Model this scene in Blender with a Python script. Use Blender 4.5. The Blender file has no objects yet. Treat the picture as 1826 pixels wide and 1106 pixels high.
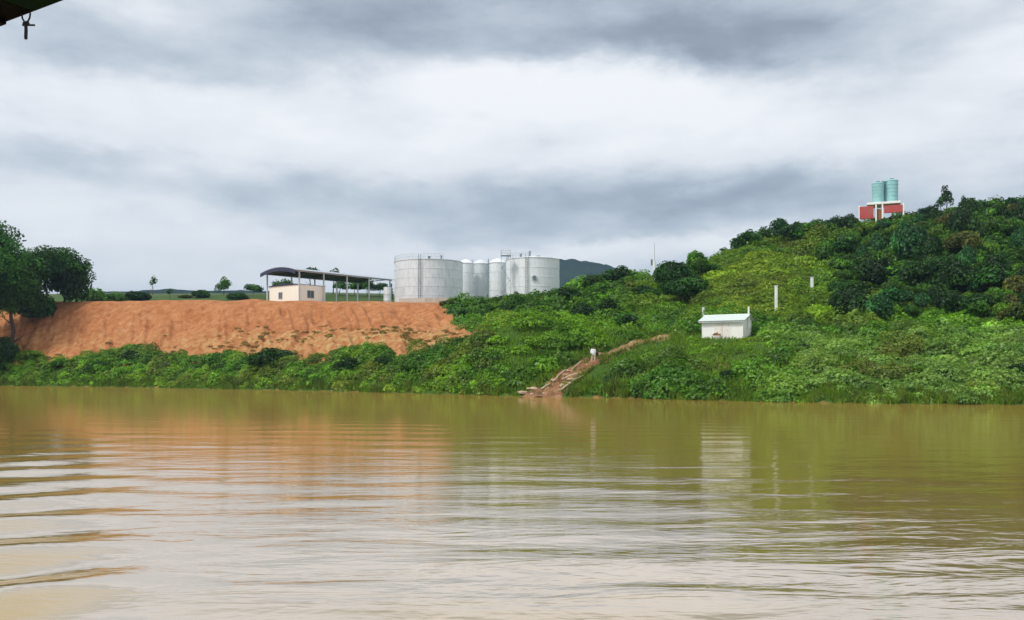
import bpy, bmesh, math, random
import numpy as np
from mathutils import Vector, Matrix, Euler

R = math.radians
S = bpy.context.scene
C = S.collection
F = 1581.0            # focal length in photograph pixels
CX, HY = 913.0, 655.0 # vanishing column and horizon row of the photograph
H0 = 3.0              # eye height above the river

# ------------------------------------------------------------------ camera
cam_d = bpy.data.cameras.new('camera')
cam_d.sensor_fit = 'HORIZONTAL'
cam_d.sensor_width = 36.0
cam_d.lens = 36.0 * F / 1826.0
cam_d.shift_y = (HY - 553.0) / 1826.0
cam_d.clip_start = 0.05
cam_d.clip_end = 20000
cam = bpy.data.objects.new('camera', cam_d)
C.objects.link(cam)
cam.location = (0, 0, H0)
cam.rotation_euler = (R(90), 0, 0)
S.camera = cam

# ------------------------------------------------------------------ colour management
S.view_settings.view_transform = 'Standard'
S.view_settings.look = 'None'
S.view_settings.gamma = 1
S.view_settings.use_curve_mapping = False
S.view_settings.exposure = 0.72
S.render.engine = 'CYCLES'
S.cycles.use_denoising = True
S.cycles.max_bounces = 6
S.cycles.diffuse_bounces = 3
S.cycles.glossy_bounces = 3
S.cycles.volume_bounces = 0
S.cycles.sample_clamp_indirect = 6

SUN_EL, SUN_AZ = 52.0, -125.0   # azimuth measured from +Y towards +X: behind the viewer, to the left

# ------------------------------------------------------------------ node helpers
class NT:
    def __init__(s, tree):
        s.t = tree; s.n = tree.nodes; s.l = tree.links
    def node(s, typ, **kw):
        n = s.n.new(typ)
        for k, v in kw.items():
            setattr(n, k, v)
        return n
    def put(s, sock, v):
        if v is None: return
        if isinstance(v, bpy.types.NodeSocket): s.l.new(v, sock)
        else:
            if hasattr(sock.default_value, '__len__') and not isinstance(v, (tuple, list)):
                v = (v,) * len(sock.default_value)
            if hasattr(sock.default_value, '__len__') and len(sock.default_value) == 4 and len(v) == 3:
                v = (*v, 1)
            sock.default_value = v
    def math(s, op, a, b=None, c=None, clamp=False):
        n = s.node('ShaderNodeMath', operation=op, use_clamp=clamp)
        s.put(n.inputs[0], a); s.put(n.inputs[1], b)
        if c is not None: s.put(n.inputs[2], c)
        return n.outputs[0]
    def vmath(s, op, a, b=None):
        n = s.node('ShaderNodeVectorMath', operation=op)
        s.put(n.inputs[0], a)
        if b is not None: s.put(n.inputs[1], b)
        return n.outputs['Value'] if op in ('DOT_PRODUCT', 'LENGTH') else n.outputs['Vector']
    def comb(s, x, y, z):
        n = s.node('ShaderNodeCombineXYZ')
        for i, v in enumerate((x, y, z)): s.put(n.inputs[i], v)
        return n.outputs[0]
    def noise(s, vec, scale=1.0, detail=4.0, rough=0.55, dist=0.0):
        n = s.node('ShaderNodeTexNoise')
        s.put(n.inputs['Vector'], vec)
        s.put(n.inputs['Scale'], scale); s.put(n.inputs['Detail'], detail)
        s.put(n.inputs['Roughness'], rough); s.put(n.inputs['Distortion'], dist)
        return n.outputs['Fac']
    def ramp(s, fac, stops, interp='LINEAR'):
        n = s.node('ShaderNodeValToRGB')
        cr = n.color_ramp; cr.interpolation = interp
        while len(cr.elements) < len(stops): cr.elements.new(0.5)
        for e, (p, c) in zip(cr.elements, stops):
            e.position = p
            e.color = (*c, 1) if hasattr(c, '__len__') else (c, c, c, 1)
        s.put(n.inputs[0], fac)
        return n.outputs[0]
    def mix(s, fac, a, b, blend='MIX'):
        n = s.node('ShaderNodeMix', data_type='RGBA', blend_type=blend)
        s.put(n.inputs[0], fac); s.put(n.inputs[6], a); s.put(n.inputs[7], b)
        return n.outputs[2]
    def mapr(s, v, a, b, c=0.0, d=1.0, smooth=False):
        n = s.node('ShaderNodeMapRange')
        if smooth: n.interpolation_type = 'SMOOTHSTEP'
        for i, x in enumerate((v, a, b, c, d)): s.put(n.inputs[i], x)
        return n.outputs[0]

# ------------------------------------------------------------------ world: overcast sky
W = bpy.data.worlds.new('World'); S.world = W; W.use_nodes = True
W.node_tree.nodes.clear()
w = NT(W.node_tree)
sky = w.node('ShaderNodeTexSky', sky_type='NISHITA')
sky.sun_disc = False
sky.sun_elevation = R(SUN_EL); sky.sun_rotation = R(SUN_AZ)
sky.air_density = 1.0; sky.dust_density = 2.0
tc = w.node('ShaderNodeTexCoord')
sp = w.node('ShaderNodeSeparateXYZ'); w.put(sp.inputs[0], tc.outputs['Generated'])
dx, dy, dz = sp.outputs
az = w.math('ARCTAN2', dx, dy)
rad = w.math('SQRT', w.math('ADD', w.math('MULTIPLY', dx, dx), w.math('MULTIPLY', dy, dy)))
el = w.math('ARCTAN2', w.math('ABSOLUTE', dz), rad)
# cloud deck coordinates: wide and flat near the horizon
dirv = w.comb(dx, dy, w.math('MULTIPLY', dz, 2.4))
n1 = w.noise(dirv, 2.3, 8, 0.62)
warp1 = w.math('SUBTRACT', n1, 0.5)
n2 = w.noise(w.comb(dx, dy, w.math('MULTIPLY_ADD', dz, 2.4, 7.3)), 3.6, 8, 0.64)
warp2 = w.math('SUBTRACT', n2, 0.5)
azw = w.math('MULTIPLY_ADD', warp1, 0.26, az)
elw = w.math('MULTIPLY_ADD', warp2, 0.10, el)
pos = w.comb(azw, elw, 0.0)
def dirpx(px, py):
    u = (px - CX) / F
    a = math.atan(u)
    return a, math.atan((HY - py) / F * math.cos(a))
# (px, py, half width px, half height px, amount)
blobs = [
    (960, 40, 420, 66, -0.38), (1180, 100, 210, 36, -0.20), (400, 115, 250, 34, -0.17), (60, 62, 150, 42, -0.20),
    (1500, 60, 260, 60, -0.14), (1780, 60, 90, 60, 0.06), (420, 15, 230, 26, -0.02),
    (1020, 165, 270, 36, 0.34), (1500, 170, 330, 45, 0.20), (200, 200, 300, 50, 0.20), (640, 215, 260, 45, 0.08),
    (1350, 245, 430, 40, 0.07), (330, 300, 260, 26, -0.06),
    (1080, 345, 330, 34, -0.24), (1260, 380, 230, 42, -0.20), (640, 330, 200, 16, -0.03), (820, 405, 260, 24, -0.12),
    (1560, 345, 220, 34, -0.16), (250, 430, 360, 50, 0.22), (130, 355, 200, 18, 0.04),
    (1150, 448, 240, 18, 0.30), (1700, 330, 110, 24, 0.10), (600, 440, 240, 16, 0.03), (480, 505, 500, 22, 0.15),
]
acc = 0.60
accs = w.math('ADD', 0.71, 0.0)
for (px, py, sx, sy, am) in blobs:
    a, e = dirpx(px, py)
    d = w.vmath('SUBTRACT', pos, (a, e, 0))
    d = w.vmath('MULTIPLY', d, (F / sx, F / sy, 0))
    q = w.vmath('DOT_PRODUCT', d, d)
    g = w.math('EXPONENT', w.math('MULTIPLY', w.math('POWER', q, 1.5), -0.42))
    accs = w.math('MULTIPLY_ADD', g, am, accs)
n3 = w.noise(w.comb(w.math('MULTIPLY_ADD', warp2, 0.15, dx), dy, w.math('MULTIPLY', dz, 2.8)), 5.0, 7, 0.55)
n4 = w.noise(w.comb(dx, w.math('MULTIPLY_ADD', warp1, 0.2, dy), w.math('MULTIPLY', dz, 3.6)), 11.0, 5, 0.6)
lum = w.math('ADD', accs, w.math('MULTIPLY', w.math('SUBTRACT', n3, 0.5), 0.85))
lum = w.math('ADD', lum, w.math('MULTIPLY', w.math('SUBTRACT', n4, 0.5), 0.34))
cloud = w.ramp(lum, [(0.0, (.14, .16, .20)), (0.22, (.20, .225, .27)), (0.42, (.305, .34, .385)),
                     (0.60, (.42, .45, .485)), (0.78, (.56, .57, .59)), (1.0, (.65, .65, .655))])
cloud10 = w.mix(1.0, cloud, (10, 10, 10), 'MULTIPLY')
skymix = w.mix(0.94, sky.outputs[0], cloud10)
bg = w.node('ShaderNodeBackground'); w.put(bg.inputs[0], skymix); bg.inputs[1].default_value = 0.1
wo = w.node('ShaderNodeOutputWorld'); w.l.new(bg.outputs[0], wo.inputs[0])
W.cycles.sampling_method = 'MANUAL'; W.cycles.sample_map_resolution = 512

sun_d = bpy.data.lights.new('sun', 'SUN'); sun_d.energy = 1.55; sun_d.angle = R(14); sun_d.color = (1.0, .96, .88)
sun = bpy.data.objects.new('sun', sun_d); C.objects.link(sun)
_el, _az = R(SUN_EL), R(SUN_AZ)
sv = Vector((math.sin(_az) * math.cos(_el), math.cos(_az) * math.cos(_el), math.sin(_el)))
sun.rotation_euler = (-sv).to_track_quat('-Z', 'Y').to_euler()
sun.location = sv * 60

# ------------------------------------------------------------------ object helpers
def tag(o, label=None, cat=None, group=None, kind=None):
    if label: o['label'] = label
    if cat: o['category'] = cat
    if group: o['group'] = group
    if kind: o['kind'] = kind
    return o

def empty(name, loc=(0, 0, 0), rz=0.0):
    o = bpy.data.objects.new(name, None); C.objects.link(o)
    o.location = loc; o.rotation_euler = (0, 0, rz); o.empty_display_size = 0.3
    return o

def link(name, me, mat=None, parent=None, loc=None):
    o = bpy.data.objects.new(name, me); C.objects.link(o)
    if mat is not None and not me.materials: me.materials.append(mat)
    if parent is not None: o.parent = parent
    if loc is not None: o.location = loc
    return o

def np_mesh(name, V, Fq, smooth=False):
    """V (n,3), Fq (m,k) same-size faces."""
    V = np.ascontiguousarray(V, dtype=np.float32); Fq = np.ascontiguousarray(Fq, dtype=np.int32)
    me = bpy.data.meshes.new(name)
    k = Fq.shape[1]
    me.vertices.add(len(V)); me.vertices.foreach_set('co', V.ravel())
    me.loops.add(Fq.size); me.loops.foreach_set('vertex_index', Fq.ravel())
    me.polygons.add(len(Fq))
    me.polygons.foreach_set('loop_start', np.arange(0, Fq.size, k, dtype=np.int32))
    me.polygons.foreach_set('loop_total', np.full(len(Fq), k, dtype=np.int32))
    me.polygons.foreach_set('use_smooth', np.full(len(Fq), smooth, dtype=bool))
    me.update(calc_edges=True)
    return me

def add_attr(me, name, data, typ='FLOAT'):
    a = me.attributes.new(name, typ, 'POINT')
    if typ == 'FLOAT': a.data.foreach_set('value', np.asarray(data, dtype=np.float32).ravel())
    else: a.data.foreach_set('color', np.asarray(data, dtype=np.float32).ravel())

class MB:
    """small mesh builder around bmesh"""
    def __init__(s): s.bm = bmesh.new()
    def box(s, x0, y0, z0, x1, y1, z1, bev=0.0):
        m = Matrix.Translation(((x0+x1)/2, (y0+y1)/2, (z0+z1)/2)) @ Matrix.Diagonal((abs(x1-x0), abs(y1-y0), abs(z1-z0), 1))
        r = bmesh.ops.create_cube(s.bm, size=1.0, matrix=m)
        if bev > 0:
            es = list({e for v in r['verts'] for e in v.link_edges})
            bmesh.ops.bevel(s.bm, geom=es, offset=bev, segments=1, affect='EDGES')
        return s
    def bar(s, a, b, r, seg=8, r2=None):
        a, b = Vector(a), Vector(b); d = b - a
        m = Matrix.Translation((a + b) / 2) @ d.to_track_quat('Z', 'Y').to_matrix().to_4x4()
        bmesh.ops.create_cone(s.bm, cap_ends=True, segments=seg, radius1=r, radius2=r if r2 is None else r2, depth=d.length, matrix=m)
        return s
    def lathe(s, prof, seg=48, cx=0, cy=0, close=False):
        rings = []
        for (r, z) in prof:
            if r < 1e-6: rings.append([s.bm.verts.new((cx, cy, z))])
            else: rings.append([s.bm.verts.new((cx + r*math.cos(2*math.pi*i/seg), cy + r*math.sin(2*math.pi*i/seg), z)) for i in range(seg)])
        for A, B in zip(rings, rings[1:]):
            for i in range(seg):
                j = (i+1) % seg
                if len(A) == 1 and len(B) == 1: continue
                if len(A) == 1: s.bm.faces.new((A[0], B[j], B[i]))
                elif len(B) == 1: s.bm.faces.new((A[i], A[j], B[0]))
                else: s.bm.faces.new((A[i], A[j], B[j], B[i]))
        return s
    def prism(s, pts, a, b, axis='y'):
        """polygon pts in the plane across axis, extruded from a to b"""
        def mk(p, t): return {'y': (p[0], t, p[1]), 'x': (t, p[0], p[1]), 'z': (p[0], p[1], t)}[axis]
        A = [s.bm.verts.new(mk(p, a)) for p in pts]; B = [s.bm.verts.new(mk(p, b)) for p in pts]
        n = len(pts)
        s.bm.faces.new(A); s.bm.faces.new(B[::-1])
        for i in range(n): s.bm.faces.new((A[i], B[i], B[(i+1) % n], A[(i+1) % n]))
        return s
    def build(s, name, mat, parent=None, smooth=False, loc=None):
        bmesh.ops.recalc_face_normals(s.bm, faces=s.bm.faces)
        me = bpy.data.meshes.new(name); s.bm.to_mesh(me); s.bm.free()
        if smooth:
            for p in me.polygons: p.use_smooth = True
            try: me.set_sharp_from_angle(angle=R(35))
            except Exception: pass
        return link(name, me, mat, parent, loc)

def copy_thing(o, parent=None):
    c = o.copy(); C.objects.link(c)
    if parent is not None: c.parent = parent
    for ch in list(o.children): copy_thing(ch, c)
    return c

# ------------------------------------------------------------------ materials
def principled(name, col, rough=0.6, metal=0.0, spec=0.5, var=0.12, vscale=3.0, bump=0.0, bscale=20.0):
    m = bpy.data.materials.new(name); m.use_nodes = True
    t = NT(m.node_tree); b = t.n['Principled BSDF']
    geo = t.node('ShaderNodeTexCoord').outputs['Object']
    f = t.noise(geo, vscale, 5, 0.6)
    c = t.mix(t.mapr(f, 0.3, 0.7), tuple(x*(1-var) for x in col), tuple(min(1, x*(1+var)) for x in col))
    t.put(b.inputs['Base Color'], c)
    b.inputs['Roughness'].default_value = rough; b.inputs['Metallic'].default_value = metal
    b.inputs['Specular IOR Level'].default_value = spec
    if bump > 0:
        bn = t.node('ShaderNodeBump'); bn.inputs['Strength'].default_value = 0.6; bn.inputs['Distance'].default_value = bump
        t.put(bn.inputs['Height'], t.noise(geo, bscale, 4)); t.l.new(bn.outputs[0], b.inputs['Normal'])
    return m

def weathered(name, col, stain, rough=0.5, metal=0.0, amount=0.5, sc=(1.2, 1.2, 0.25)):
    """vertical rain streaks and patches of dirt"""
    m = bpy.data.materials.new(name); m.use_nodes = True
    t = NT(m.node_tree); b = t.n['Principled BSDF']
    tcn = t.node('ShaderNodeTexCoord').outputs['Object']
    st = t.noise(t.vmath('MULTIPLY', tcn, sc), 2.2, 6, 0.65)
    pt = t.noise(tcn, 0.7, 4, 0.6)
    f = t.math('MULTIPLY', t.mapr(st, 0.42, 0.72), amount)
    f = t.math('ADD', f, t.math('MULTIPLY', t.mapr(pt, 0.5, 0.8), amount * 0.6), clamp=True)
    t.put(b.inputs['Base Color'], t.mix(f, col, stain))
    b.inputs['Roughness'].default_value = rough; b.inputs['Metallic'].default_value = metal
    return m

def leaf_material(name, trans=0.25, use_tint=True, col=(.06, .10, .02), sat=1.0):
    m = bpy.data.materials.new(name); m.use_nodes = True
    t = NT(m.node_tree); t.n.clear()
    at = t.node('ShaderNodeAttribute'); at.attribute_name = 'tint'
    oi = t.node('ShaderNodeObjectInfo')
    geo = t.node('ShaderNodeNewGeometry')
    big = t.noise(geo.outputs['Position'], 0.35, 3, 0.6)
    base = at.outputs['Color'] if use_tint else None
    c = t.mix(t.mapr(big, 0.35, 0.7), t.mix(1.0, base, (.70, .76, .70), 'MULTIPLY'), t.mix(1.0, base, (1.35, 1.22, 1.0), 'MULTIPLY'))
    c = t.mix(1.0, c, t.ramp(oi.outputs['Random'], [(0, (.72, .80, .75)), (.5, (1, 1, 1)), (1, (1.15, 1.1, 1.0))]), 'MULTIPLY')
    d = t.node('ShaderNodeBsdfDiffuse'); t.put(d.inputs[0], c)
    tr = t.node('ShaderNodeBsdfTranslucent'); t.put(tr.inputs[0], t.mix(1.0, c, (1.2, 1.25, .5), 'MULTIPLY'))
    gl = t.node('ShaderNodeBsdfGlossy'); gl.inputs['Roughness'].default_value = 0.45; t.put(gl.inputs[0], (.9, .95, .9))
    mx = t.node('ShaderNodeMixShader'); mx.inputs[0].default_value = trans
    t.l.new(d.outputs[0], mx.inputs[1]); t.l.new(tr.outputs[0], mx.inputs[2])
    m2 = t.node('ShaderNodeMixShader'); m2.inputs[0].default_value = 0.025
    t.l.new(mx.outputs[0], m2.inputs[1]); t.l.new(gl.outputs[0], m2.inputs[2])
    o = t.node('ShaderNodeOutputMaterial'); t.l.new(m2.outputs[0], o.inputs[0])
    return m

M = {}
M['leaf'] = leaf_material('leaves', 0.34)
M['grass'] = leaf_material('grass_blades', 0.3)
M['bark'] = principled('bark', (.10, .075, .055), .9, bump=.02, bscale=8)
M['galv'] = weathered('galvanised_steel', (.72, .765, .785), (.46, .51, .53), .5, 0.15, .65)
M['galv2'] = weathered('painted_tank_steel', (.80, .83, .845), (.56, .60, .62), .55, 0.0, .4)
M['steel_dark'] = principled('dark_steel', (.17, .21, .23), .5, .5)
M['steel_grey'] = principled('grey_steel', (.52, .57, .60), .5, .2)
M['roof_under'] = principled('dark_blue_roof_lining', (.030, .035, .075), .6)
M['roof_top'] = weathered('pale_roof_sheet', (.50, .56, .62), (.36, .41, .46), .4, .2)
M['cream'] = weathered('cream_paint', (.92, .90, .78), (.84, .79, .64), .7, 0, .3)
M['white'] = weathered('white_paint', (.90, .89, .85), (.74, .66, .55), .65, 0, .3)
M['offwhite'] = principled('aged_white_board', (.78, .73, .66), .7)
M['rust'] = principled('rusty_brown', (.30, .14, .06), .8, var=.4)
M['shed_roof'] = weathered('pale_green_grey_sheet', (.66, .74, .70), (.48, .55, .52), .45, .1, .4)
M['white_post'] = principled('white_post_paint', (.80, .82, .78), .6)
M['glass'] = principled('window_glass', (.10, .14, .17), .12, 0, .6)
M['frame'] = principled('window_frame_paint', (.45, .48, .50), .5)
M['concrete'] = principled('pale_concrete', (.55, .50, .42), .85, var=.2)
M['teal'] = weathered('turquoise_plastic', (.30, .56, .55), (.16, .44, .47), .4, 0, .4)
M['teal_dark'] = principled('dark_turquoise_lid_and_gap_shade', (.05, .17, .20), .5)  # darker turquoise for the lids and for the painted shade between the tanks
M['red'] = weathered('red_paint', (.50, .055, .055), (.34, .13, .10), .7, 0, .8, (1.5, 1.5, .5))
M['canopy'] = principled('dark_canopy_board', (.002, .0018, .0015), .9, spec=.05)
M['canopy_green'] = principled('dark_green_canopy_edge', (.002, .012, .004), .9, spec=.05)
M['rope'] = principled('dark_blue_rope', (.016, .022, .045), .8)
M['stone'] = principled('bank_stone', (.46, .33, .23), .9, var=.3, vscale=5, bump=.03, bscale=9)
M['log'] = principled('sun_bleached_wood', (.52, .43, .29), .85, var=.25, vscale=4)
M['shirt'] = principled('white_cotton', (.82, .82, .80), .85, var=.04)
M['trouser'] = principled('pale_khaki_cotton', (.55, .44, .33), .9)
M['skin'] = principled('skin', (.22, .11, .065), .6, var=.05)
M['hair'] = principled('black_hair', (.012, .010, .009), .5)
M['dark_bag'] = principled('dark_cloth', (.02, .02, .022), .8)

def hill_material():
    m = bpy.data.materials.new('far_wooded_hill'); m.use_nodes = True
    t = NT(m.node_tree); b = t.n['Principled BSDF']
    g = t.node('ShaderNodeTexCoord').outputs['Object']
    f = t.noise(g, .03, 7, .7)
    t.put(b.inputs['Base Color'], t.mix(t.mapr(f, .35, .65), (.010, .024, .022), (.022, .045, .030)))
    b.inputs['Roughness'].default_value = 1; b.inputs['Specular IOR Level'].default_value = 0
    return m
M['hill'] = hill_material()

def ground_material():
    m = bpy.data.materials.new('earth_and_turf'); m.use_nodes = True
    t = NT(m.node_tree); b = t.n['Principled BSDF']
    g = t.node('ShaderNodeTexCoord').outputs['Object']
    soil = t.node('ShaderNodeAttribute'); soil.attribute_name = 'soil'
    dry = t.node('ShaderNodeAttribute'); dry.attribute_name = 'dry'
    far = t.node('ShaderNodeAttribute'); far.attribute_name = 'far'
    n_big = t.noise(g, .16, 5, .6)
    n_mid = t.noise(g, .8, 6, .65, .4)
    n_fine = t.noise(g, 4.5, 5, .7)
    orange = t.ramp(n_mid, [(.24, (.26, .095, .034)), (.42, (.40, .160, .062)), (.60, (.49, .220, .095)), (.78, (.58, .32, .16))])
    orange = t.mix(t.mapr(n_big, .35, .7), t.mix(1.0, orange, (.90, .84, .80), 'MULTIPLY'), t.mix(1.0, orange, (1.08, 1.12, 1.15), 'MULTIPLY'))
    orange = t.mix(1.0, orange, t.ramp(n_fine, [(.3, .72), (.55, 1.0), (.8, 1.22)]), 'MULTIPLY')
    tan = t.ramp(n_mid, [(.3, (.26, .165, .05)), (.5, (.40, .26, .10)), (.75, (.50, .36, .17))])
    dryf = t.math('MULTIPLY', dry.outputs['Fac'], t.mapr(n_mid, .42, .60))
    orange = t.mix(dryf, orange, tan)
    green = t.ramp(n_fine, [(.3, (.025, .060, .008)), (.55, (.055, .115, .014)), (.8, (.10, .15, .025))])
    fld = t.ramp(t.noise(g, .02, 5, .6), [(.35, (.045, .075, .025)), (.55, (.09, .13, .05)), (.7, (.16, .17, .09))])
    green = t.mix(far.outputs['Fac'], green, fld)
    edge = t.math('ADD', soil.outputs['Fac'], t.math('MULTIPLY', t.math('SUBTRACT', n_mid, .5), .9))
    c = t.mix(t.mapr(edge, .42, .58), green, orange)
    t.put(b.inputs['Base Color'], c)
    b.inputs['Roughness'].default_value = .95; b.inputs['Specular IOR Level'].default_value = .15
    bn = t.node('ShaderNodeBump'); bn.inputs['Strength'].default_value = .8; bn.inputs['Distance'].default_value = .12
    t.put(bn.inputs['Height'], t.math('ADD', n_mid, t.math('MULTIPLY', n_fine, .4)))
    t.l.new(bn.outputs[0], b.inputs['Normal'])
    return m
M['ground'] = ground_material()

def path_material():
    m = bpy.data.materials.new('trodden_red_earth'); m.use_nodes = True
    t = NT(m.node_tree); b = t.n['Principled BSDF']
    g = t.node('ShaderNodeTexCoord').outputs['Object']
    up = t.node('ShaderNodeAttribute'); up.attribute_name = 'up'
    n = t.noise(g, 1.1, 6, .72, .6)
    low = t.ramp(n, [(.30, (.07, .06, .018)), (.42, (.17, .075, .028)), (.52, (.27, .125, .055)), (.62, (.34, .20, .11)), (.75, (.48, .36, .25))])
    hi = t.ramp(n, [(.30, (.09, .09, .02)), (.42, (.19, .14, .04)), (.54, (.30, .18, .075)), (.72, (.42, .32, .18))])
    t.put(b.inputs['Base Color'], t.mix(up.outputs['Fac'], low, hi))
    b.inputs['Roughness'].default_value = .9
    bn = t.node('ShaderNodeBump'); bn.inputs['Strength'].default_value = .8; bn.inputs['Distance'].default_value = .08
    t.put(bn.inputs['Height'], n); t.l.new(bn.outputs[0], b.inputs['Normal'])
    return m
M['path'] = path_material()

def water_material():
    m = bpy.data.materials.new('muddy_river_water'); m.use_nodes = True
    t = NT(m.node_tree); t.n.clear()
    g = t.node('ShaderNodeTexCoord').outputs['Object']
    sp = t.node('ShaderNodeSeparateXYZ'); t.put(sp.inputs[0], g)
    X, Y, Z = sp.outputs
    # ripples: crests run roughly along the bank, heights in metres
    rip = t.noise(t.comb(t.math('MULTIPLY', X, .34), t.math('MULTIPLY_ADD', X, -.06, Y), 0.0), 1.0, 4, .55, .5)
    rip2 = t.noise(t.comb(t.math('MULTIPLY', X, .30), t.math('MULTIPLY_ADD', X, .12, Y), 3.1), 2.6, 3, .55)
    fine = t.noise(t.comb(t.math('MULTIPLY', X, .45), Y, 9.0), 9.0, 2, .5)
    patch = t.mapr(t.noise(t.comb(t.math('MULTIPLY', X, .35), Y, 5.0), .055, 3, .55), .36, .66, .35, 1.25)
    near = t.math('MULTIPLY', t.mapr(Y, 14, 60, 1.0,   .34, True), t.mapr(X, -4, 20, 1.0, .42, True))
    h = t.math('MULTIPLY', rip, t.mapr(Y, 20, 60, .036, .026))
    h = t.math('MULTIPLY_ADD', rip2, t.mapr(Y, 12, 40, .006, .014), h)
    h = t.math('MULTIPLY', h, t.math('MULTIPLY', patch, near))
    h = t.math('MULTIPLY_ADD', fine, .0011, h)
    bn = t.node('ShaderNodeBump'); bn.inputs['Strength'].default_value = 1; bn.inputs['Distance'].default_value = 1
    t.put(bn.inputs['Height'], h)
    mud = t.mix(t.mapr(t.noise(g, .06, 4, .6), .35, .65), (.345, .228, .040), (.39, .265, .060))
    d = t.node('ShaderNodeBsdfDiffuse'); t.put(d.inputs[0], mud)
    gl = t.node('ShaderNodeBsdfGlossy'); gl.inputs['Roughness'].default_value = .085; t.put(gl.inputs[0], (.96, .90, .87))
    t.l.new(bn.outputs[0], gl.inputs['Normal']); t.l.new(bn.outputs[0], d.inputs['Normal'])
    fr = t.node('ShaderNodeFresnel'); fr.inputs[0].default_value = 1.9; t.l.new(bn.outputs[0], fr.inputs['Normal'])
    mx = t.node('ShaderNodeMixShader'); t.put(mx.inputs[0], t.mapr(fr.outputs[0], .08, .32, .06, .72))
    t.l.new(d.outputs[0], mx.inputs[1]); t.l.new(gl.outputs[0], mx.inputs[2])
    o = t.node('ShaderNodeOutputMaterial'); t.l.new(mx.outputs[0], o.inputs[0])
    return m
M['water'] = water_material()

# ------------------------------------------------------------------ numpy noise
def _hash(ix, iy, seed):
    h = (ix * 374761393 + iy * 668265263 + seed * 974634777) & 0xffffffff
    h = ((h ^ (h >> 13)) * 1274126177) & 0xffffffff
    return ((h ^ (h >> 16)) & 0xffff) / 65535.0
def vnoise(x, y, seed=0):
    x = np.asarray(x, float); y = np.asarray(y, float)
    ix = np.floor(x).astype(np.int64); iy = np.floor(y).astype(np.int64)
    fx = x - ix; fy = y - iy
    fx = fx*fx*(3-2*fx); fy = fy*fy*(3-2*fy)
    a = _hash(ix, iy, seed); b = _hash(ix+1, iy, seed); c = _hash(ix, iy+1, seed); d = _hash(ix+1, iy+1, seed)
    return (a*(1-fx)+b*fx)*(1-fy) + (c*(1-fx)+d*fx)*fy - 0.5
def fbm(x, y, seed=0, octv=4):
    s = 0; a = 1.0
    for i in range(octv):
        s = s + a * vnoise(x*2**i, y*2**i, seed+i*17); a *= .5
    return s

# ------------------------------------------------------------------ terrain: profiles of (distance, height) for columns of view
def zz(D, py): return H0 + (HY - py) / F * D
# px: (D0, (D,py) strip top, (D,py) lower slope, (D,py) upper slope, (D,py) crest, (D,z) behind, (D,z), (D,z), (D,z))
PR = {
 -3000: (420, (440,640),(460,620),(480,600),(510,575), (560,'c',0),(700,'p',575),(1200,'p',570),(6000,'p',580)),
 -700:  (190, (199,641),(206,625),(216,600),(236,565), (260,'c',0),(330,'p',550),(600,'p',540),(6000,'p',590)),
 -200:  (156, (164,642),(168,622),(173,590),(182,545), (196,'c',0),(230,'p',535),(430,'p',530),(6000,'p',590)),
 0:     (144, (151,646),(156,625),(160,590),(170,537), (184,'c',0),(220,'p',528),(430,'p',526),(6000,'p',600)),
 100:   (139, (147,640),(152,616),(157,585),(167,536), (182,'c',0),(220,'p',527),(430,'p',524),(6000,'p',600)),
 300:   (128, (137,642),(142,618),(148,585),(157,534), (186,'c',0),(222,'p',526),(430,'p',522),(6000,'p',600)),
 450:   (119, (128,640),(135,616),(142,585),(154,534), (188,'c',0),(222,'p',526),(430,'p',522),(6000,'p',600)),
 570:   (112, (121,642),(129,607),(136,588),(150,535), (190,'c',0),(222,'p',525),(430,'p',520),(6000,'p',600)),
 700:   (104, (114,640),(124,596),(134,584),(149,537), (195,'c',0),(225,'p',528),(430,'p',524),(6000,'p',600)),
 780:   (100, (110,638),(122,592),(134,580),(149,537), (195,'c',0),(225,'p',530),(430,'p',530),(6000,'p',600)),
 860:   (95,  (105,632),(118,592),(132,565),(150,537), (195,'c',0),(225,'p',532),(430,'p',535),(6000,'p',600)),
 960:   (90,  (100,642),(112,605),(128,565),(152,530), (190,'c',0),(225,'p',535),(430,'p',540),(6000,'p',600)),
 1060:  (88,  (97,650),(112,612),(128,575),(160,512), (190,'c',0),(225,'p',535),(430,'p',540),(6000,'p',600)),
 1130:  (86,  (96,645),(110,612),(126,572),(162,503), (190,'c',-1),(225,'p',540),(430,'p',545),(6000,'p',600)),
 1200:  (83,  (94,640),(108,603),(124,570),(162,498), (190,'c',-2),(240,'p',545),(430,'p',550),(6000,'p',600)),
 1300:  (79,  (92,630),(106,601),(118,567),(156,458), (180,'c',0),(260,'p',530),(430,'p',560),(6000,'p',600)),
 1400:  (76,  (90,630),(104,598),(118,560),(166,420), (200,'c',0),(280,'p',520),(430,'p',560),(6000,'p',600)),
 1570:  (73,  (88,630),(102,592),(118,545),(177,404), (205,'c',0),(280,'p',520),(430,'p',560),(6000,'p',600)),
 1700:  (71.5,(86,630),(101,590),(117,535),(172,384), (200,'c',0),(280,'p',500),(430,'p',560),(6000,'p',600)),
 1826:  (71,  (86,625),(100,585),(115,520),(164,374), (200,'c',0),(280,'p',500),(430,'p',560),(6000,'p',600)),
 2100:  (72,  (86,615),(100,570),(115,500),(160,355), (200,'c',0),(280,'p',480),(430,'p',560),(6000,'p',600)),
 2800:  (80,  (94,600),(108,550),(125,480),(165,380), (200,'c',0),(280,'p',480),(430,'p',560),(6000,'p',600)),
 5500:  (130, (144,600),(160,560),(180,520),(220,470), (260,'c',0),(330,'p',500),(600,'p',560),(6000,'p',600)),
}
_k = sorted(PR)
rowsD, rowsZ = [], []
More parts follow.
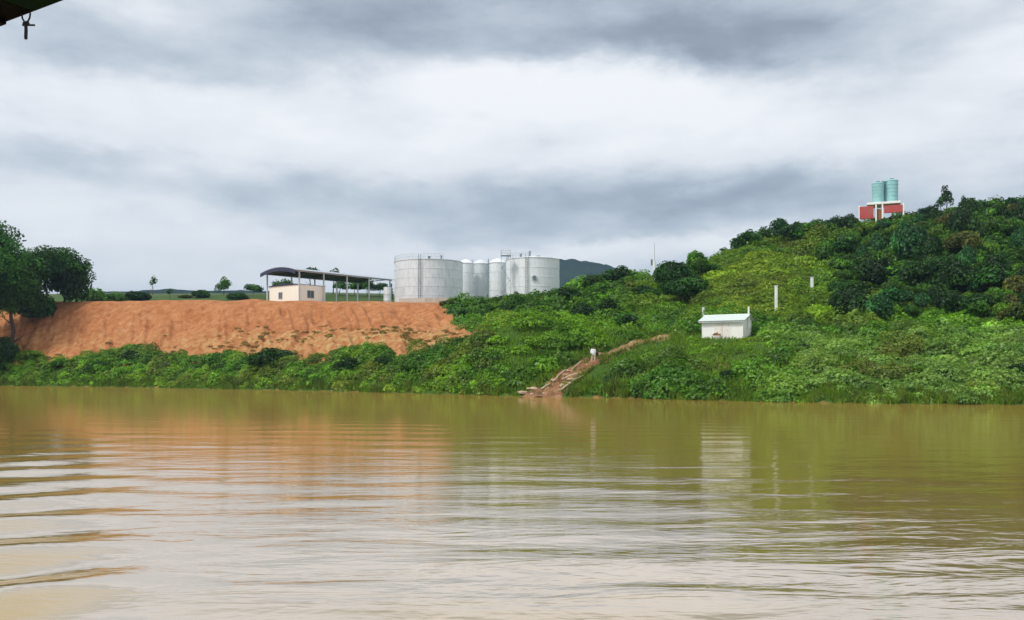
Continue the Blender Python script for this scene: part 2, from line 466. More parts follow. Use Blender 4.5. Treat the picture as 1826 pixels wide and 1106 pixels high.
for k in _k:
    p = PR[k]; D = [p[0]-9, p[0]]; Z = [-1.6, 0.0]
    for (d, py) in p[1:5]: D.append(d); Z.append(zz(d, py))
    for q in p[5:]:
        D.append(q[0]); Z.append(Z[5] + q[2] if q[1] == 'c' else zz(q[0], q[2]))
    rowsD.append(D); rowsZ.append(Z)
rowsD = np.array(rowsD, float); rowsZ = np.array(rowsZ, float)
PXT = np.concatenate([np.arange(-3000, -300, 20), np.arange(-300, 2300, 5), np.arange(2300, 5501, 20)]).astype(float)
TD = np.stack([np.interp(PXT, _k, rowsD[:, i]) for i in range(rowsD.shape[1])], 1)
TZ = np.stack([np.interp(PXT, _k, rowsZ[:, i]) for i in range(rowsZ.shape[1])], 1)
def _smooth(A, n=13):
    ker = np.hanning(n+2)[1:-1]; ker /= ker.sum()
    P = np.pad(A, ((n//2, n//2), (0, 0)), mode='edge')
    return np.stack([np.convolve(P[:, i], ker, mode='valid') for i in range(A.shape[1])], 1)
TD = _smooth(TD); TZ = _smooth(TZ)
NR = TD.shape[1]
def rowD(px, i): return np.interp(px, PXT, TD[:, i])
def _zraw(px, D):
    px = np.asarray(px, float); D = np.asarray(D, float)
    rd = [rowD(px, i) for i in range(NR)]; rz = [np.interp(px, PXT, TZ[:, i]) for i in range(NR)]
    z = np.where(D < rd[0], rz[0], rz[-1])
    for i in range(NR-1):
        m = (D >= rd[i]) & (D < rd[i+1])
        t = (D - rd[i]) / np.maximum(rd[i+1]-rd[i], 1e-6)
        z = np.where(m, rz[i] + (rz[i+1]-rz[i])*t, z)
    return z
MOUNDS = [(985, 108, 7.5, 5.5, 3.3), (900, 106, 4.5, 4.0, 1.0)]
def ground_z(px, D):
    """smooth height of the land"""
    px = np.asarray(px, float); D = np.asarray(D, float)
    X = (px - CX) / F * D
    sp = np.minimum(1.6, D*.012)
    z = (_zraw(px, D-sp) + 2*_zraw(px, D) + _zraw(px, D+sp)) / 4
    for (mp, md, sx, sd, h) in MOUNDS:
        mx = (mp - CX) / F * md
        z = z + h*np.exp(-((X-mx)/sx)**2*.9 - ((D-md)/sd)**2*.9)
    return z
def in_soil(px, D):
    """1 on the bare orange slope"""
    px = np.asarray(px, float); D = np.asarray(D, float)
    C_ = rowD(px, 2); E_ = rowD(px, 5)
    n = fbm(px/38.0, D/5.0, 5)*5.0
    lower = (D - (C_ - 2.2 + n*.45)) / 1.5
    py = HY - (ground_z(px, D)-H0)/np.maximum(D, 1)*F
    right = (793 + (np.clip(py, 530, 604)-537)*0.80 + n*3 - px) / 10.0
    back = (E_ + 26 - D) / 3.0
    patch = 1.3 - ((px-858)/24)**2 - ((py-599)/6.5)**2
    return np.clip(np.maximum(np.minimum(np.minimum(lower, right), back), patch), 0, 1)
def rough_z(px, D):
    px = np.asarray(px, float); D = np.asarray(D, float)
    X = (px - CX) / F * D
    z = ground_z(px, D)
    s = in_soil(px, D)
    E_ = rowD(px, 5); B_ = rowD(px, 1)
    on = np.clip((D - B_)/4, 0, 1)*np.clip((E_ - 1.5 - D)/4, 0, 1)
    rill = np.abs(fbm((X + 0.35*(D-E_)*1.0)/1.7, D/14.0, 31, 4))
    z = z + on*s*(-rill*1.4 + .30 + fbm(X/1.3, D/1.3, 77, 3)*.35 + fbm(X/6, D/4, 79, 2)*1.1 - np.clip(fbm(X/4.5, D/30, 83, 2)-.18, 0, 1)*3.2)
    z = z + on*(1-s)*fbm(X/3.0, D/3.0, 12, 3)*.5
    z = z + np.exp(-((D-E_)/5)**2)*fbm(X/5, D/9, 87, 3)*.38*(px < 900)
    far = np.clip((D-240)/150, 0, 1)
    return z + far*fbm(X/160, D/160, 3, 4)*4*np.clip(D/600, 0, 3)
def xyz(px, D, z=None, dz=0.0):
    if z is None: z = float(ground_z(px, D))
    return Vector(((px-CX)/F*D, D, z+dz))
def D_on(px, py, lo=None):
    """distance at which the land shows at photograph row py in column px"""
    Ds = np.linspace(float(rowD(px, 1)), float(rowD(px, 5)), 500)
    ys = HY - (ground_z(np.full(500, float(px)), Ds)-H0)/Ds*F
    i = np.argmax(ys <= py)
    return float(Ds[i]) if ys[i] <= py else float(Ds[-1])
def xyz_on(px, py, dz=0.0):
    return xyz(px, D_on(px, py), dz=dz)

# ground sheet
pxs = np.concatenate([np.arange(-3000, -160, 60), np.arange(-160, -20, 8), np.arange(-20, 870, 2.6), np.arange(870, 1850, 5),
                      np.arange(1850, 2100, 16), np.arange(2100, 5501, 100)])
ts = np.concatenate([np.linspace(0, 1, 4)[:-1], 1+np.linspace(0, 1, 14)[:-1], 2+np.linspace(0, 1, 34)[:-1], 3+np.linspace(0, 1, 34)[:-1],
                     4+np.linspace(0, 1, 50)[:-1], 5+np.linspace(0, 1, 12)[:-1], 6+np.linspace(0, 1, 10)[:-1], 7+np.linspace(0, 1, 14)[:-1], 8+np.linspace(0, 1, 26)**2])
PXG, TG = np.meshgrid(pxs, ts)
i0 = np.clip(np.floor(TG).astype(int), 0, NR-2); fr = TG - i0
allD = np.stack([rowD(pxs, i) for i in range(NR)], 0)
cols = np.broadcast_to(np.arange(len(pxs)), PXG.shape)
DG = allD[i0, cols]*(1-fr) + allD[i0+1, cols]*fr
ZG = rough_z(PXG, DG)
XG = (PXG - CX)/F*DG
V = np.stack([XG.ravel(), DG.ravel(), ZG.ravel()], 1)
nr, nc = PXG.shape
idx = np.arange(nr*nc).reshape(nr, nc)
Fq = np.stack([idx[:-1, :-1].ravel(), idx[:-1, 1:].ravel(), idx[1:, 1:].ravel(), idx[1:, :-1].ravel()], 1)
me = np_mesh('ground', V, Fq, True)
SOIL = in_soil(PXG, DG)
add_attr(me, 'soil', np.maximum(SOIL, .44*np.clip(1.2-np.abs(DG-rowD(PXG, 1)-.2)/1.1, 0, 1)))
tt = TG.ravel()
add_attr(me, 'dry', np.clip(1.25 - np.abs(TG-3.0)/0.85, 0, 1)*np.clip((PXG-150)/350, .35, 1)*.95)
add_attr(me, 'far', np.clip((DG-185)/50, 0, 1))
ground = link('ground', me, M['ground']); tag(ground, kind='structure')

# ------------------------------------------------------------------ river
us = np.concatenate([np.linspace(-6, -.75, 24)[:-1], np.linspace(-.75, .75, 260), np.linspace(.75, 6, 24)[1:]])
Dr = np.concatenate([[-500, -200, -60, -15, 0, 3, 6], 6*np.exp(np.linspace(0, math.log(240/6), 420))[1:], [330, 520]])
UG, DRG = np.meshgrid(us, Dr)
WD = np.maximum(np.abs(DRG), 6)
XW = UG*WD
def swell(X, Y):
    amp = np.clip((70-Y)/45, 0, 1)*np.clip((Y-5)/2, 0, 1)
    ph = Y*2.35 + X*.16 + 2.4*fbm(X/9, Y/9, 41, 3)*2
    z = .0045*np.sin(ph)*(1+1.3*vnoise(X/7, Y/5, 44)*2)
    z += .014*fbm(X/3.4+3, Y/1.5, 47, 4)
    # wake of the boat, running out to the left
    s = (Y*.80 - X*.52)
    wk = np.clip((-X-.40*Y)/(.12*Y+.5), 0, 1)*np.clip((Y-6)/2, 0, 1)*np.clip((46-Y)/25, 0, 1)
    z += wk*(.045+.045*np.clip((22-Y)/8, 0, 1))*np.sin(s*2.1 + 1.6*fbm(X/5, Y/5, 51, 2))
    return z*amp
ZW = swell(XW, DRG)
me = np_mesh('river', np.stack([XW.ravel(), DRG.ravel(), ZW.ravel()], 1),
             (lambda ii: np.stack([ii[:-1, :-1].ravel(), ii[:-1, 1:].ravel(), ii[1:, 1:].ravel(), ii[1:, :-1].ravel()], 1))(np.arange(UG.size).reshape(UG.shape)), True)
river = link('river', me, M['water']); tag(river, kind='structure')

# ------------------------------------------------------------------ far hills
def far_hill(name, prof, D, depth, seed, rough=7):
    px = np.linspace(prof[0][0], prof[-1][0], 90)
    top = np.interp(px, [p[0] for p in prof], [p[1] for p in prof])
    rows = []
    ss = np.linspace(-1, 1, 25)
    for s in ss:
        d = D + s*depth
        h = (HY - top)/F*D + H0
        hh = 10 + (h-10)*np.cos(s*math.pi/2)**1.2 + fbm(px/9, np.full(90, s*5), seed, 4)*rough*np.cos(s*math.pi/2)
        rows.append(np.stack([(px-CX)/F*d, np.full(90, d), hh], 1))
    V = np.concatenate(rows); ii = np.arange(25*90).reshape(25, 90)
    me = np_mesh(name, V, np.stack([ii[:-1, :-1].ravel(), ii[:-1, 1:].ravel(), ii[1:, 1:].ravel(), ii[1:, :-1].ravel()], 1), True)
    o = link(name, me, M['hill']); tag(o, kind='structure'); return o
far_hill('hills', [(840, 580), (890, 510), (940, 478), (985, 465), (1020, 463), (1050, 468), (1085, 474), (1115, 484), (1150, 500), (1230, 560)], 1500, 260, 7, 3)
far_hill('hills', [(-160, 560), (60, 535), (170, 521), (240, 520), (300, 516), (360, 520), (430, 519), (520, 521), (640, 524), (760, 540)], 1100, 200, 9, 1.5)

# ------------------------------------------------------------------ leaf scattering
rng = np.random.default_rng(11)
def unit(v): return v/np.maximum(np.linalg.norm(v, axis=-1, keepdims=True), 1e-9)
def leaf_mesh(name, P, N, size, col, jitter=.55, aspect=.62, tri=False):
    if tri:      # far ground cover: three-cornered leaves, none on the sides that face away from the river
        k_ = (N[:, 1] < .45)
        P, N, size, col = P[k_], N[k_], size[k_], col[k_]
    n = len(P)
    N = unit(N + rng.normal(size=(n, 3))*jitter)
    A = unit(np.cross(N, unit(rng.normal(size=(n, 3)))))
    B = np.cross(N, A)
    s = size[:, None]
    fold = N*s*.12
    if tri: v = np.stack([P - A*s*.5, P + B*s*.45 + A*s*.15, P + A*s*.4 - B*s*.42], 1).reshape(-1, 3)
    else: v = np.stack([P - A*s*.5, P + B*s*.5*aspect + fold, P + A*s*.5, P - B*s*.5*aspect + fold], 1).reshape(-1, 3)
    kk = 3 if tri else 4
    f = np.arange(n*kk).reshape(n, kk)
    me = np_mesh(name, v, f, False)
    c = np.repeat(np.concatenate([col, np.ones((n, 1))], 1), kk, axis=0)
    add_attr(me, 'tint', c, 'FLOAT_COLOR')
    return me

def lobes(cen, rad, colr, dens, lsize, low=-.25, dark=0.0):
    """leaves over ellipsoid lobes. cen (k,3), rad (k,3), colr (k,3)"""
    area = 2*math.pi*(rad[:, 0]*rad[:, 1] + rad[:, 2]*(rad[:, 0]+rad[:, 1])*.5)*.9
    cnt = np.maximum(6, (area*dens/(lsize**2*.31)).astype(int))
    k = np.repeat(np.arange(len(cen)), cnt); n = len(k)
    z = rng.uniform(low, 1, n); a = rng.uniform(0, 2*math.pi, n)
    r = np.sqrt(np.maximum(0, 1-z*z))
    d = np.stack([r*np.cos(a), r*np.sin(a), z], 1)
    sh = 1 - np.abs(rng.normal(size=n))*.13 + .05
    bump_ = 1 + .27*fbm(d[:, 0]*2.2+k*3.1, d[:, 1]*2.2+d[:, 2]*2, 71, 2)*2
    P = cen[k] + d*rad[k]*(sh*bump_)[:, None]
    N = unit(d/rad[k]) + np.array([0, 0, .35])
    size = lsize[k]*rng.uniform(.65, 1.35, n) if hasattr(lsize, '__len__') else lsize*rng.uniform(.65, 1.35, n)
    col = colr[k]*rng.uniform(.72, 1.28, (n, 1))*rng.uniform(.93, 1.07, (n, 3))
    return P, N, size, col

# plant colours (leaf albedo)
G_BRIGHT = np.array((.130, .280, .014)); G_YEL = np.array((.205, .300, .022)); G_MID = np.array((.070, .185, .016))
G_DARK = np.array((.030, .100, .014)); G_OLIVE = np.array((.125, .150, .026)); G_BLUE = np.array((.034, .125, .038))
G_PALE = np.array((.20, .34, .085)); G_BROWN = np.array((.11, .075, .03))

# path edges in the photograph, used to keep plants off it
PL = [(916, 712), (935, 700), (962, 686), (1000, 662), (1035, 642), (1056, 631), (1095, 619), (1140, 607), (1180, 600), (1200, 596)]
PRr = [(1010, 712), (1014, 700), (1025, 688), (1046, 671), (1074, 652), (1088, 641), (1116, 629), (1156, 615), (1198, 604), (1212, 598)]
_ply = [p[1] for p in PL][::-1]; _plx = [p[0] for p in PL][::-1]
_pry = [p[1] for p in PRr][::-1]; _prx = [p[0] for p in PRr][::-1]
def on_path(px, py, mar=3):
    l = np.interp(py, _ply, _plx); r = np.interp(py, _pry, _prx)
    return (py > 597) & (px > l-mar) & (px < r+mar)
SHED_PX, SHED_PY = 1296, 601
SHED_P = xyz_on(SHED_PX, SHED_PY)

def scatter_zone(npts, px0, px1, fD0, fD1, seed):
    """random ground points, even per area"""
    r = np.random.default_rng(seed)
    px = r.uniform(px0, px1, npts*3); u = r.uniform(0, 1, npts*3)
    a = fD0(px); b = fD1(px); D = a + (b-a)*u
    keep = r.uniform(0, 1, npts*3) < (D*(b-a))/np.max(D*(b-a))
    px, D = px[keep][:npts], D[keep][:npts]
    return px, D
def screen_y(px, D): return HY - (ground_z(px, D)-H0)/D*F

# --- ground cover on the right-hand hill (creepers and scrub that nobody could count)
px, D = scatter_zone(5200, 800, 2250, lambda p: rowD(p, 1)+.4, lambda p: rowD(p, 5)+8, 3)
py = screen_y(px, D)
X = (px-CX)/F*D
ok = (in_soil(px, D) < .15) & ~on_path(px, py, 7)
ok &= ~((np.abs(X-SHED_P.x) < 3.6) & (np.abs(D-SHED_P.y) < 3.2))
px, D, X, py = px[ok], D[ok], X[ok], py[ok]
n = len(px)
r = (.6 + 1.9*rng.uniform(0, 1, n)**2.2)*np.interp(D, [70, 100, 160], [.75, 1.0, 1.3])
r = np.where((px < 905) & (py > 585), r*.6, r)
nearpath = on_path(px, py, 40)
r = np.where(nearpath, r*.55, r)
infront = (np.abs(px-1298) < 75) & (py > 596) & (py < 640)
r = np.where(infront, r*.42, r)
below_path = (px > 1045) & (px < 1225) & (on_path(px, py-12, 8) | on_path(px, py-24, 8))
r = np.where(below_path, r*.35, r)
r = np.where((px < 1010) & (D > rowD(px, 5)-14), r*.45, r)
r = np.where((px > 1480) & (py < 570), r*.8, r)
r = np.where((np.abs(px-1448) < 16) & (py > 500) & (py < 560), r*.35, r)
rad = np.stack([r*rng.uniform(.8, 1.25, n), r*rng.uniform(.8, 1.25, n), r*rng.uniform(.55, 1.15, n)], 1)
cen = np.stack([X, D, ground_z(px, D) + fbm(X/3, D/3, 12, 3)*.4 - .15*r], 1)
cn = fbm(X/11, D/11, 61, 3); cn2 = fbm(X/4, D/4, 66, 2)
colr = np.empty((n, 3))
colr[:] = G_MID
def blend(c, m): colr[:] = colr*(1-m[:, None]) + c*m[:, None]
blend(G_BRIGHT, np.clip(cn*2.5+.35, 0, 1))
blend(G_YEL, np.clip((1-np.abs(px-1330)/230), 0, 1)*(py < 575)*np.clip(.9+cn*1.5, 0, 1))          # grassy open slope
blend(G_BRIGHT, np.exp(-((px-985)/115)**2)*(py > 560)*(py < 640)*.95)                        # bright mound
blend(G_DARK, np.clip((px-1450)/120, 0, 1)*(py < 570)*np.clip(.40+cn*2, 0, .8))
blend(G_PALE, np.clip((px-1330)/120, 0, 1)*(py > 590)*np.clip(.35+cn*2.5, 0, .85))
blend(G_OLIVE, np.clip(cn2*2.2-.25, 0, .8))
blend(G_DARK, ((px < 1110) & (py < 572))*np.clip(.5+cn2*1.6, 0, .9))
blend(G_DARK, np.clip(-cn2*2.4-.6, 0, .6)*(1-np.clip((1-np.abs(px-1310)/200)*1.6, 0, 1)))
grassy = np.clip((1-np.abs(px-1310)/200)*1.6, 0, 1)*(py < 580) + np.exp(-((px-985)/110)**2)*(py > 560)*(py < 640)
colr *= 1.10
grassy = np.clip(grassy + ((px > 1080) & (py > 600))*np.clip(cn*3+.3, 0, .8), 0, 1)
colr *= np.exp(rng.normal(size=(n, 1))*(.30-.2*grassy[:, None]))
rad[:, 2] *= 1-.35*grassy
lsz = np.interp(D, [70, 100, 160], [.26, .33, .48])*rng.uniform(.7, 1.4, n)*(1-.28*grassy)*np.where(px > 1860, 2.0, 1.05)
ug = leaf_mesh('undergrowth', *lobes(cen, rad, colr, .66, lsz, low=-.1), tri=True)
tag(link('undergrowth', ug, M['leaf']), 'green creepers and low scrub matted over the right hillside', 'undergrowth', kind='stuff')

# --- riverside scrub on the left bank below the bare slope
ETOP_X = [-200, 0, 60, 110, 180, 230, 340, 370, 480, 560, 620, 700, 760, 830, 900]
px, D = scatter_zone(1900, -260, 905, lambda p: rowD(p, 1)+.3, lambda p: rowD(p, 2)+1.5+fbm(p/45, p*0, 91, 3)*5.0, 4)
py = screen_y(px, D); X = (px-CX)/F*D
n = len(px)
t_ = np.clip((D-rowD(px, 1))/9, 0, 1)
r = (.35+.85*rng.uniform(0, 1, n)**1.8)*(0.6+.5*t_)
r = np.where(on_path(px, py, 30), r*.5, r)
rad = np.stack([r*rng.uniform(.9, 1.4, n), r*rng.uniform(.9, 1.3, n), r*rng.uniform(.5, 1.15, n)], 1)
cen = np.stack([X, D, ground_z(px, D)-.1], 1)
cn = fbm(X/9, D/5, 161, 3); cn2 = fbm(X/3, D/3, 166, 2)
colr = np.empty((n, 3)); colr[:] = G_MID*1.05
blend(G_BRIGHT, np.clip(.75-t_*.5+cn, 0, 1)); blend(G_YEL, np.clip(.5-t_*1.2, 0, .5)); blend(G_OLIVE, np.clip(cn2*2+.05, 0, .75)); blend(G_DARK, np.clip(t_*.7-.45-cn2*1.6, 0, .7))
blend(G_BRIGHT, np.exp(-((px-110)/110)**2)*.6)
colr *= 1.22*np.exp(rng.normal(size=(n, 1))*.25)
sc = leaf_mesh('riverside_scrub', *lobes(cen, rad, colr, .70, .26, low=-.1), tri=True)
tag(link('riverside_scrub', sc, M['leaf']), 'low green scrub along the water below the bare orange bank', 'scrub', kind='stuff')

# --- dry tufts on the orange slope
px, D = scatter_zone(1900, -60, 850, lambda p: rowD(p, 2)-1, lambda p: rowD(p, 4)+1, 6)
X = (px-CX)/F*D
prob = .6*np.clip(fbm(X/5, D/4, 201, 3)*2.2+.12, 0, 1)*np.interp((D-rowD(px, 2))/(rowD(px, 4)-rowD(px, 2)), [0, .5, 1], [1.2, .8, .12])
pyt_ = screen_y(px, D)
for (a_, b_, sx_, sy_, am_) in ((352, 572, 22, 5, .6), (430, 580, 34, 7, .6), (620, 586, 90, 3.5, .9), (700, 600, 60, 5, .4), (560, 605, 40, 8, .4), (775, 602, 50, 5, .6)):
    prob = prob + am_*np.exp(-((px-a_)/sx_)**2-((pyt_-b_)/sy_)**2)
ok = rng.uniform(0, 1, len(px)) < prob
px, D, X = px[ok], D[ok], X[ok]; n = len(px)
r = rng.uniform(.12, .42, n); rad = np.stack([r*1.4, r*1.2, r*.6], 1)
cen = np.stack([X, D, rough_z(px, D)], 1)
colr = np.empty((n, 3)); colr[:] = np.array((.16, .13, .035)); blend(G_OLIVE, rng.uniform(0, .7, n)); blend(np.array((.36, .25, .09)), rng.uniform(.2, .9, n))
sc = leaf_mesh('dry_grass_tufts', *lobes(cen, rad, colr, .8, .20, low=-.05))
tag(link('dry_grass_tufts', sc, M['leaf']), 'dry yellowish weeds dotted over the bare orange slope', 'dry grass', kind='stuff')

# bushes on the ledge line of the orange slope
def blade_mesh(name, px, D, hgt, col, wid=.07):
    n = len(px); X = (px-CX)/F*D; z = ground_z(px, D)
    z = np.maximum(z, -.05)-.05
    a = rng.uniform(0, 2*math.pi, n); lean = rng.normal(size=(n, 2))*.28
    w_ = np.stack([np.cos(a), np.sin(a), np.zeros(n)], 1)*wid/2
    B = np.stack([X, D, z], 1)
    Mi = B + np.stack([lean[:, 0]*hgt*.35, lean[:, 1]*hgt*.35, hgt*.6], 1)
    T = B + np.stack([lean[:, 0]*hgt, lean[:, 1]*hgt, hgt*.95], 1)
    v = np.stack([B-w_, B+w_, Mi+w_*.8, T, Mi-w_*.8], 1).reshape(-1, 3)
    me = np_mesh(name, v, np.arange(n*5).reshape(n, 5), False)
    add_attr(me, 'tint', np.repeat(np.concatenate([col, np.ones((n, 1))], 1), 5, axis=0), 'FLOAT_COLOR')
    return me
nb = 42000
px = rng.uniform(-260, 2250, nb); dd = np.abs(rng.normal(size=nb))*1.3 + rng.uniform(-.35, .6, nb)
D = rowD(px, 1) + dd + fbm(px/30, px*0, 301, 3)*1.6
ok = ~on_path(px, screen_y(px, D), 4)
px, D = px[ok], D[ok]; n = len(px)
cl = fbm(px/14, D/3, 305, 3)
hg = np.clip(.55+cl*.7, .18, 1.3)*rng.uniform(.6, 1.3, n)
hg = np.where(np.abs(px-1110) < 70, hg*1.5, hg)
colr = np.empty((n, 3)); colr[:] = G_BRIGHT; blend(G_YEL, rng.uniform(0, 1, n)); blend(G_OLIVE, np.clip(cl+.2+rng.normal(size=n)*.2, 0, 1))
colr *= rng.uniform(.7, 1.3, (n, 1))
tag(link('riverbank_grass', blade_mesh('riverbank_grass', px, D, hg, colr), M['grass']), 'bright green grass growing at the water\'s edge along both banks', 'grass', kind='stuff')
nb = 5200
sp_ = rng.uniform(0, 1, nb); tp_ = rng.beta(.45, .45, nb)
xs_ = np.interp(sp_, np.linspace(0, 1, len(PL)), [p[0] for p in PL])*(1-tp_) + np.interp(sp_, np.linspace(0, 1, len(PRr)), [p[0] for p in PRr])*tp_
ys__ = np.interp(sp_, np.linspace(0, 1, len(PL)), [p[1] for p in PL])*(1-tp_) + np.interp(sp_, np.linspace(0, 1, len(PRr)), [p[1] for p in PRr])*tp_
_Dt = np.linspace(70, 130, 400)
Dp_ = np.empty(nb)
_pxc = np.arange(910, 1216, 6); _tab = np.stack([HY - (ground_z(np.full(400, float(p_)), _Dt)-H0)/_Dt*F for p_ in _pxc])
for q in range(nb):
    row = _tab[min(len(_pxc)-1, int((xs_[q]-910)/6))]; k_ = np.argmax((row <= ys__[q]) & (_Dt > 80)); Dp_[q] = _Dt[k_] if k_ else 90
keep = (fbm(xs_/9, ys__/5, 808, 3) + .35*np.abs(tp_-.5)*2 > .16) & (ys__ < 704)
px, D = xs_[keep], Dp_[keep]; n = len(px)
colr = np.empty((n, 3)); colr[:] = G_OLIVE; blend(G_YEL, rng.uniform(0, 1, n)); colr *= rng.uniform(.7, 1.2, (n, 1))
pg = blade_mesh('path_grass', px, D, rng.uniform(.2, .5, n), colr, .08)
o_ = link('path_grass', pg, M['grass']); o_.location.z = .2
tag(o_, 'short olive grass creeping over the edges of the earth path', 'grass', kind='stuff')
# tall grass on the open hillside and by the path
nb = 44000
px = rng.uniform(850, 1520, nb); D = rng.uniform(0, 1, nb); D = rowD(px, 1)+1 + D*(rowD(px, 5)-rowD(px, 1))
py = screen_y(px, D); ok = ~on_path(px, py, 2) & (in_soil(px, D) < .1) & ~((np.abs(px-1296) < 52) & (py > 585) & (py < 604))
px, D, py = px[ok], D[ok], py[ok]; n = len(px)
colr = np.empty((n, 3)); colr[:] = G_YEL; blend(G_BRIGHT, rng.uniform(0, 1, n)); colr *= rng.uniform(.7, 1.25, (n, 1))
hg = rng.uniform(.5, 1.1, n)*np.interp(D, [80, 160], [.8, 1.5])
hg = np.where((np.abs(px-1298) < 75) & (py > 590) & (py < 650), hg*.5, hg)
hg = np.where(px < 1040, hg*.7, hg)
hg = np.where((px < 1230) & (on_path(px, py-12, 8) | on_path(px, py-22, 8)), hg*.5, hg)
hg = np.where((np.abs(px-1448) < 12) & (py > 500), hg*.4, hg)
tag(link('hillside_grass', blade_mesh('hillside_grass', px, D, hg, colr, .10), M['grass']), 'tall yellow-green grass on the open slopes round the white shed and the earth path', 'grass', kind='stuff')

# ------------------------------------------------------------------ bushes and trees
def crown_mesh(name, w_, d_, h_, col, nl, seed, leaf=.34, dens=.85, base=0.0, flat=.75, spread=.62):
    """crown made of many leaf lobes filling an ellipsoid w x d x h, resting on z = base"""
    r0 = np.random.default_rng(seed)
    global rng
    old = rng; rng = r0
    dirs = unit(r0.normal(size=(nl, 3))); dirs[:, 2] = np.abs(dirs[:, 2])*1.1 - .35
    rr = r0.uniform(.25, 1, nl)**.6*spread
    cen = dirs*rr[:, None]*np.array([w_/2, d_/2, h_/2]) + np.array([0, 0, base+h_*.47])
    sc = r0.uniform(.22, .46, nl)
    rad = np.stack([sc*w_/2*r0.uniform(.8, 1.25, nl), sc*d_/2*r0.uniform(.8, 1.25, nl), sc*h_/2*flat*1.25*r0.uniform(.8, 1.25, nl)], 1)
    colr = np.tile(col, (nl, 1))*np.exp(r0.normal(size=(nl, 1))*.38)*r0.uniform(.9, 1.1, (nl, 3))
    me = leaf_mesh(name, *lobes(cen, rad, colr, dens, leaf, low=-.7), jitter=.6)
    me.materials.append(M['leaf'])
    rng = old
    return me

BUSH = [
    crown_mesh('bush', 5.0, 4.6, 3.6, G_DARK*.85, 16, 1, base=-.5),
    crown_mesh('bush', 4.2, 4.2, 3.2, G_MID, 14, 2, base=-.5),
    crown_mesh('bush', 5.6, 4.8, 3.2, G_MID*.85, 18, 3, base=-.5),
    crown_mesh('bush', 4.4, 4.0, 4.2, G_BLUE*.9, 14, 4, base=-.5),
    crown_mesh('bush', 4.6, 4.4, 3.0, G_BRIGHT*.8, 14, 5, base=-.5),
    crown_mesh('bush', 4.4, 4.2, 3.6, G_OLIVE*.9, 14, 6, base=-.5),
    crown_mesh('bush', 5.2, 4.6, 4.4, G_DARK*.6, 18, 7, base=-.5),
]
BMIN = {}
def bush(kind, px, py, wpx, label, group=None, hs=1.0, name='bush', D=None, cat='bush', sink=0.0):
    if D is None: D = D_on(px, py)
    s = wpx/F*D/4.8
    if BUSH[kind].name not in BMIN: BMIN[BUSH[kind].name] = min(v.co.z for v in BUSH[kind].vertices)
    p = xyz(px, D, dz=-BMIN[BUSH[kind].name]*s*hs - .22*s-sink)
    o = link(name, BUSH[kind]); o.location = p
    o.scale = (s, s, s*hs); o.rotation_euler = (0, 0, random.Random(int(px*7+py)).uniform(0, 6.28))
    tag(o, label, cat, group); return o

def trunk_mesh(h, r, seed, branches=5, lean=.0, crown0=.45):
    rd = random.Random(seed); b = MB()
    pts = [Vector((0, 0, -.4))]
    for i in range(1, 7):
        t = i/6
        pts.append(Vector((lean*h*t + rd.uniform(-.03, .03)*h, rd.uniform(-.03, .03)*h, h*t)))
    for i in range(6): b.bar(pts[i], pts[i+1], r*(1-i/7.5), 8, r*(1-(i+1)/7.5))
    for k in range(branches):
        t = crown0 + (1-crown0)*k/branches
        i = min(5, int(t*6)); a = pts[i].lerp(pts[i+1], t*6-i)
        an = rd.uniform(0, 6.28); L = h*rd.uniform(.12, .2)
        e = a + Vector((math.cos(an)*L, math.sin(an)*L, L*.6))
        b.bar(a, e, r*.42*(1-t*.5), 6, r*.12)
        e2 = e + Vector((math.cos(an+.8)*L*.4, math.sin(an+.8)*L*.4, L*.35)); b.bar(a.lerp(e, .7), e2, r*.16, 5, r*.05)
    return b

def tree(name, px, D, py_top, wpx, label, col, seed, group=None, crown_frac=.7, z0=None, leaf=.34, nl=22, dens=.7, lean=0, spread=.66, flat=.7, cat='tree', py_base=None):
    z = float(ground_z(px, D)) if z0 is None else z0
    if py_base is not None: z = zz(D, py_base)
    h = zz(D, py_top) - z
    w_ = wpx/F*D
    o = empty(name, xyz(px, D, z))
    tag(o, label, cat, group)
    tr = trunk_mesh(h*.86, max(.08, h*.022), seed, lean=lean, crown0=1-crown_frac).build('trunk', M['bark'], o)
    ch = h*crown_frac
    link('crown', crown_mesh('crown', w_, w_*.9, ch, col, nl, seed+50, leaf=leaf, dens=dens, base=h-ch, flat=flat, spread=spread), None, o).location = (lean*h*.8, 0, 0)
    return o

# left-hand trees over the end of the orange bank
tree('broadleaf_tree', -30, 153, 358, 168, 'tall dark broadleaf tree at the left edge, the highest on the bank', G_DARK*1.5, 21, crown_frac=.80, nl=80, leaf=.5, dens=.30, spread=.92, flat=.42)
tree('broadleaf_tree', 82, 164, 427, 138, 'wide dark tree overhanging the left end of the orange bank', G_DARK*1.2, 22, crown_frac=.97, nl=80, leaf=.46, dens=.42, spread=.9, flat=.46, py_base=541)
tree('broadleaf_tree', 18, 156, 438, 110, 'dark green tree between the tall left-edge tree and the overhanging one', G_MID*.7, 23, crown_frac=.95, nl=44, leaf=.45, dens=.6, spread=.8)
bush(0, 10, 580, 52, 'dark bush hiding the trunk of the tall left-edge tree', D=151, hs=1.9)
tree('broadleaf_tree', -95, 146, 420, 170, 'dark tree partly out of frame at the far left edge', G_DARK*1.1, 24, crown_frac=.9, nl=26, leaf=.42)
bush(6, -18, 600, 74, 'very dark bush low at the left edge in front of the bank trees', D=149, hs=2.0)
bush(0, 60, 545, 90, 'dark bush under the overhanging tree at the top of the orange bank', D=162, hs=1.3)
bush(6, 118, 541, 84, 'small dark bush at the right foot of the overhanging left tree', D=166, hs=1.9)
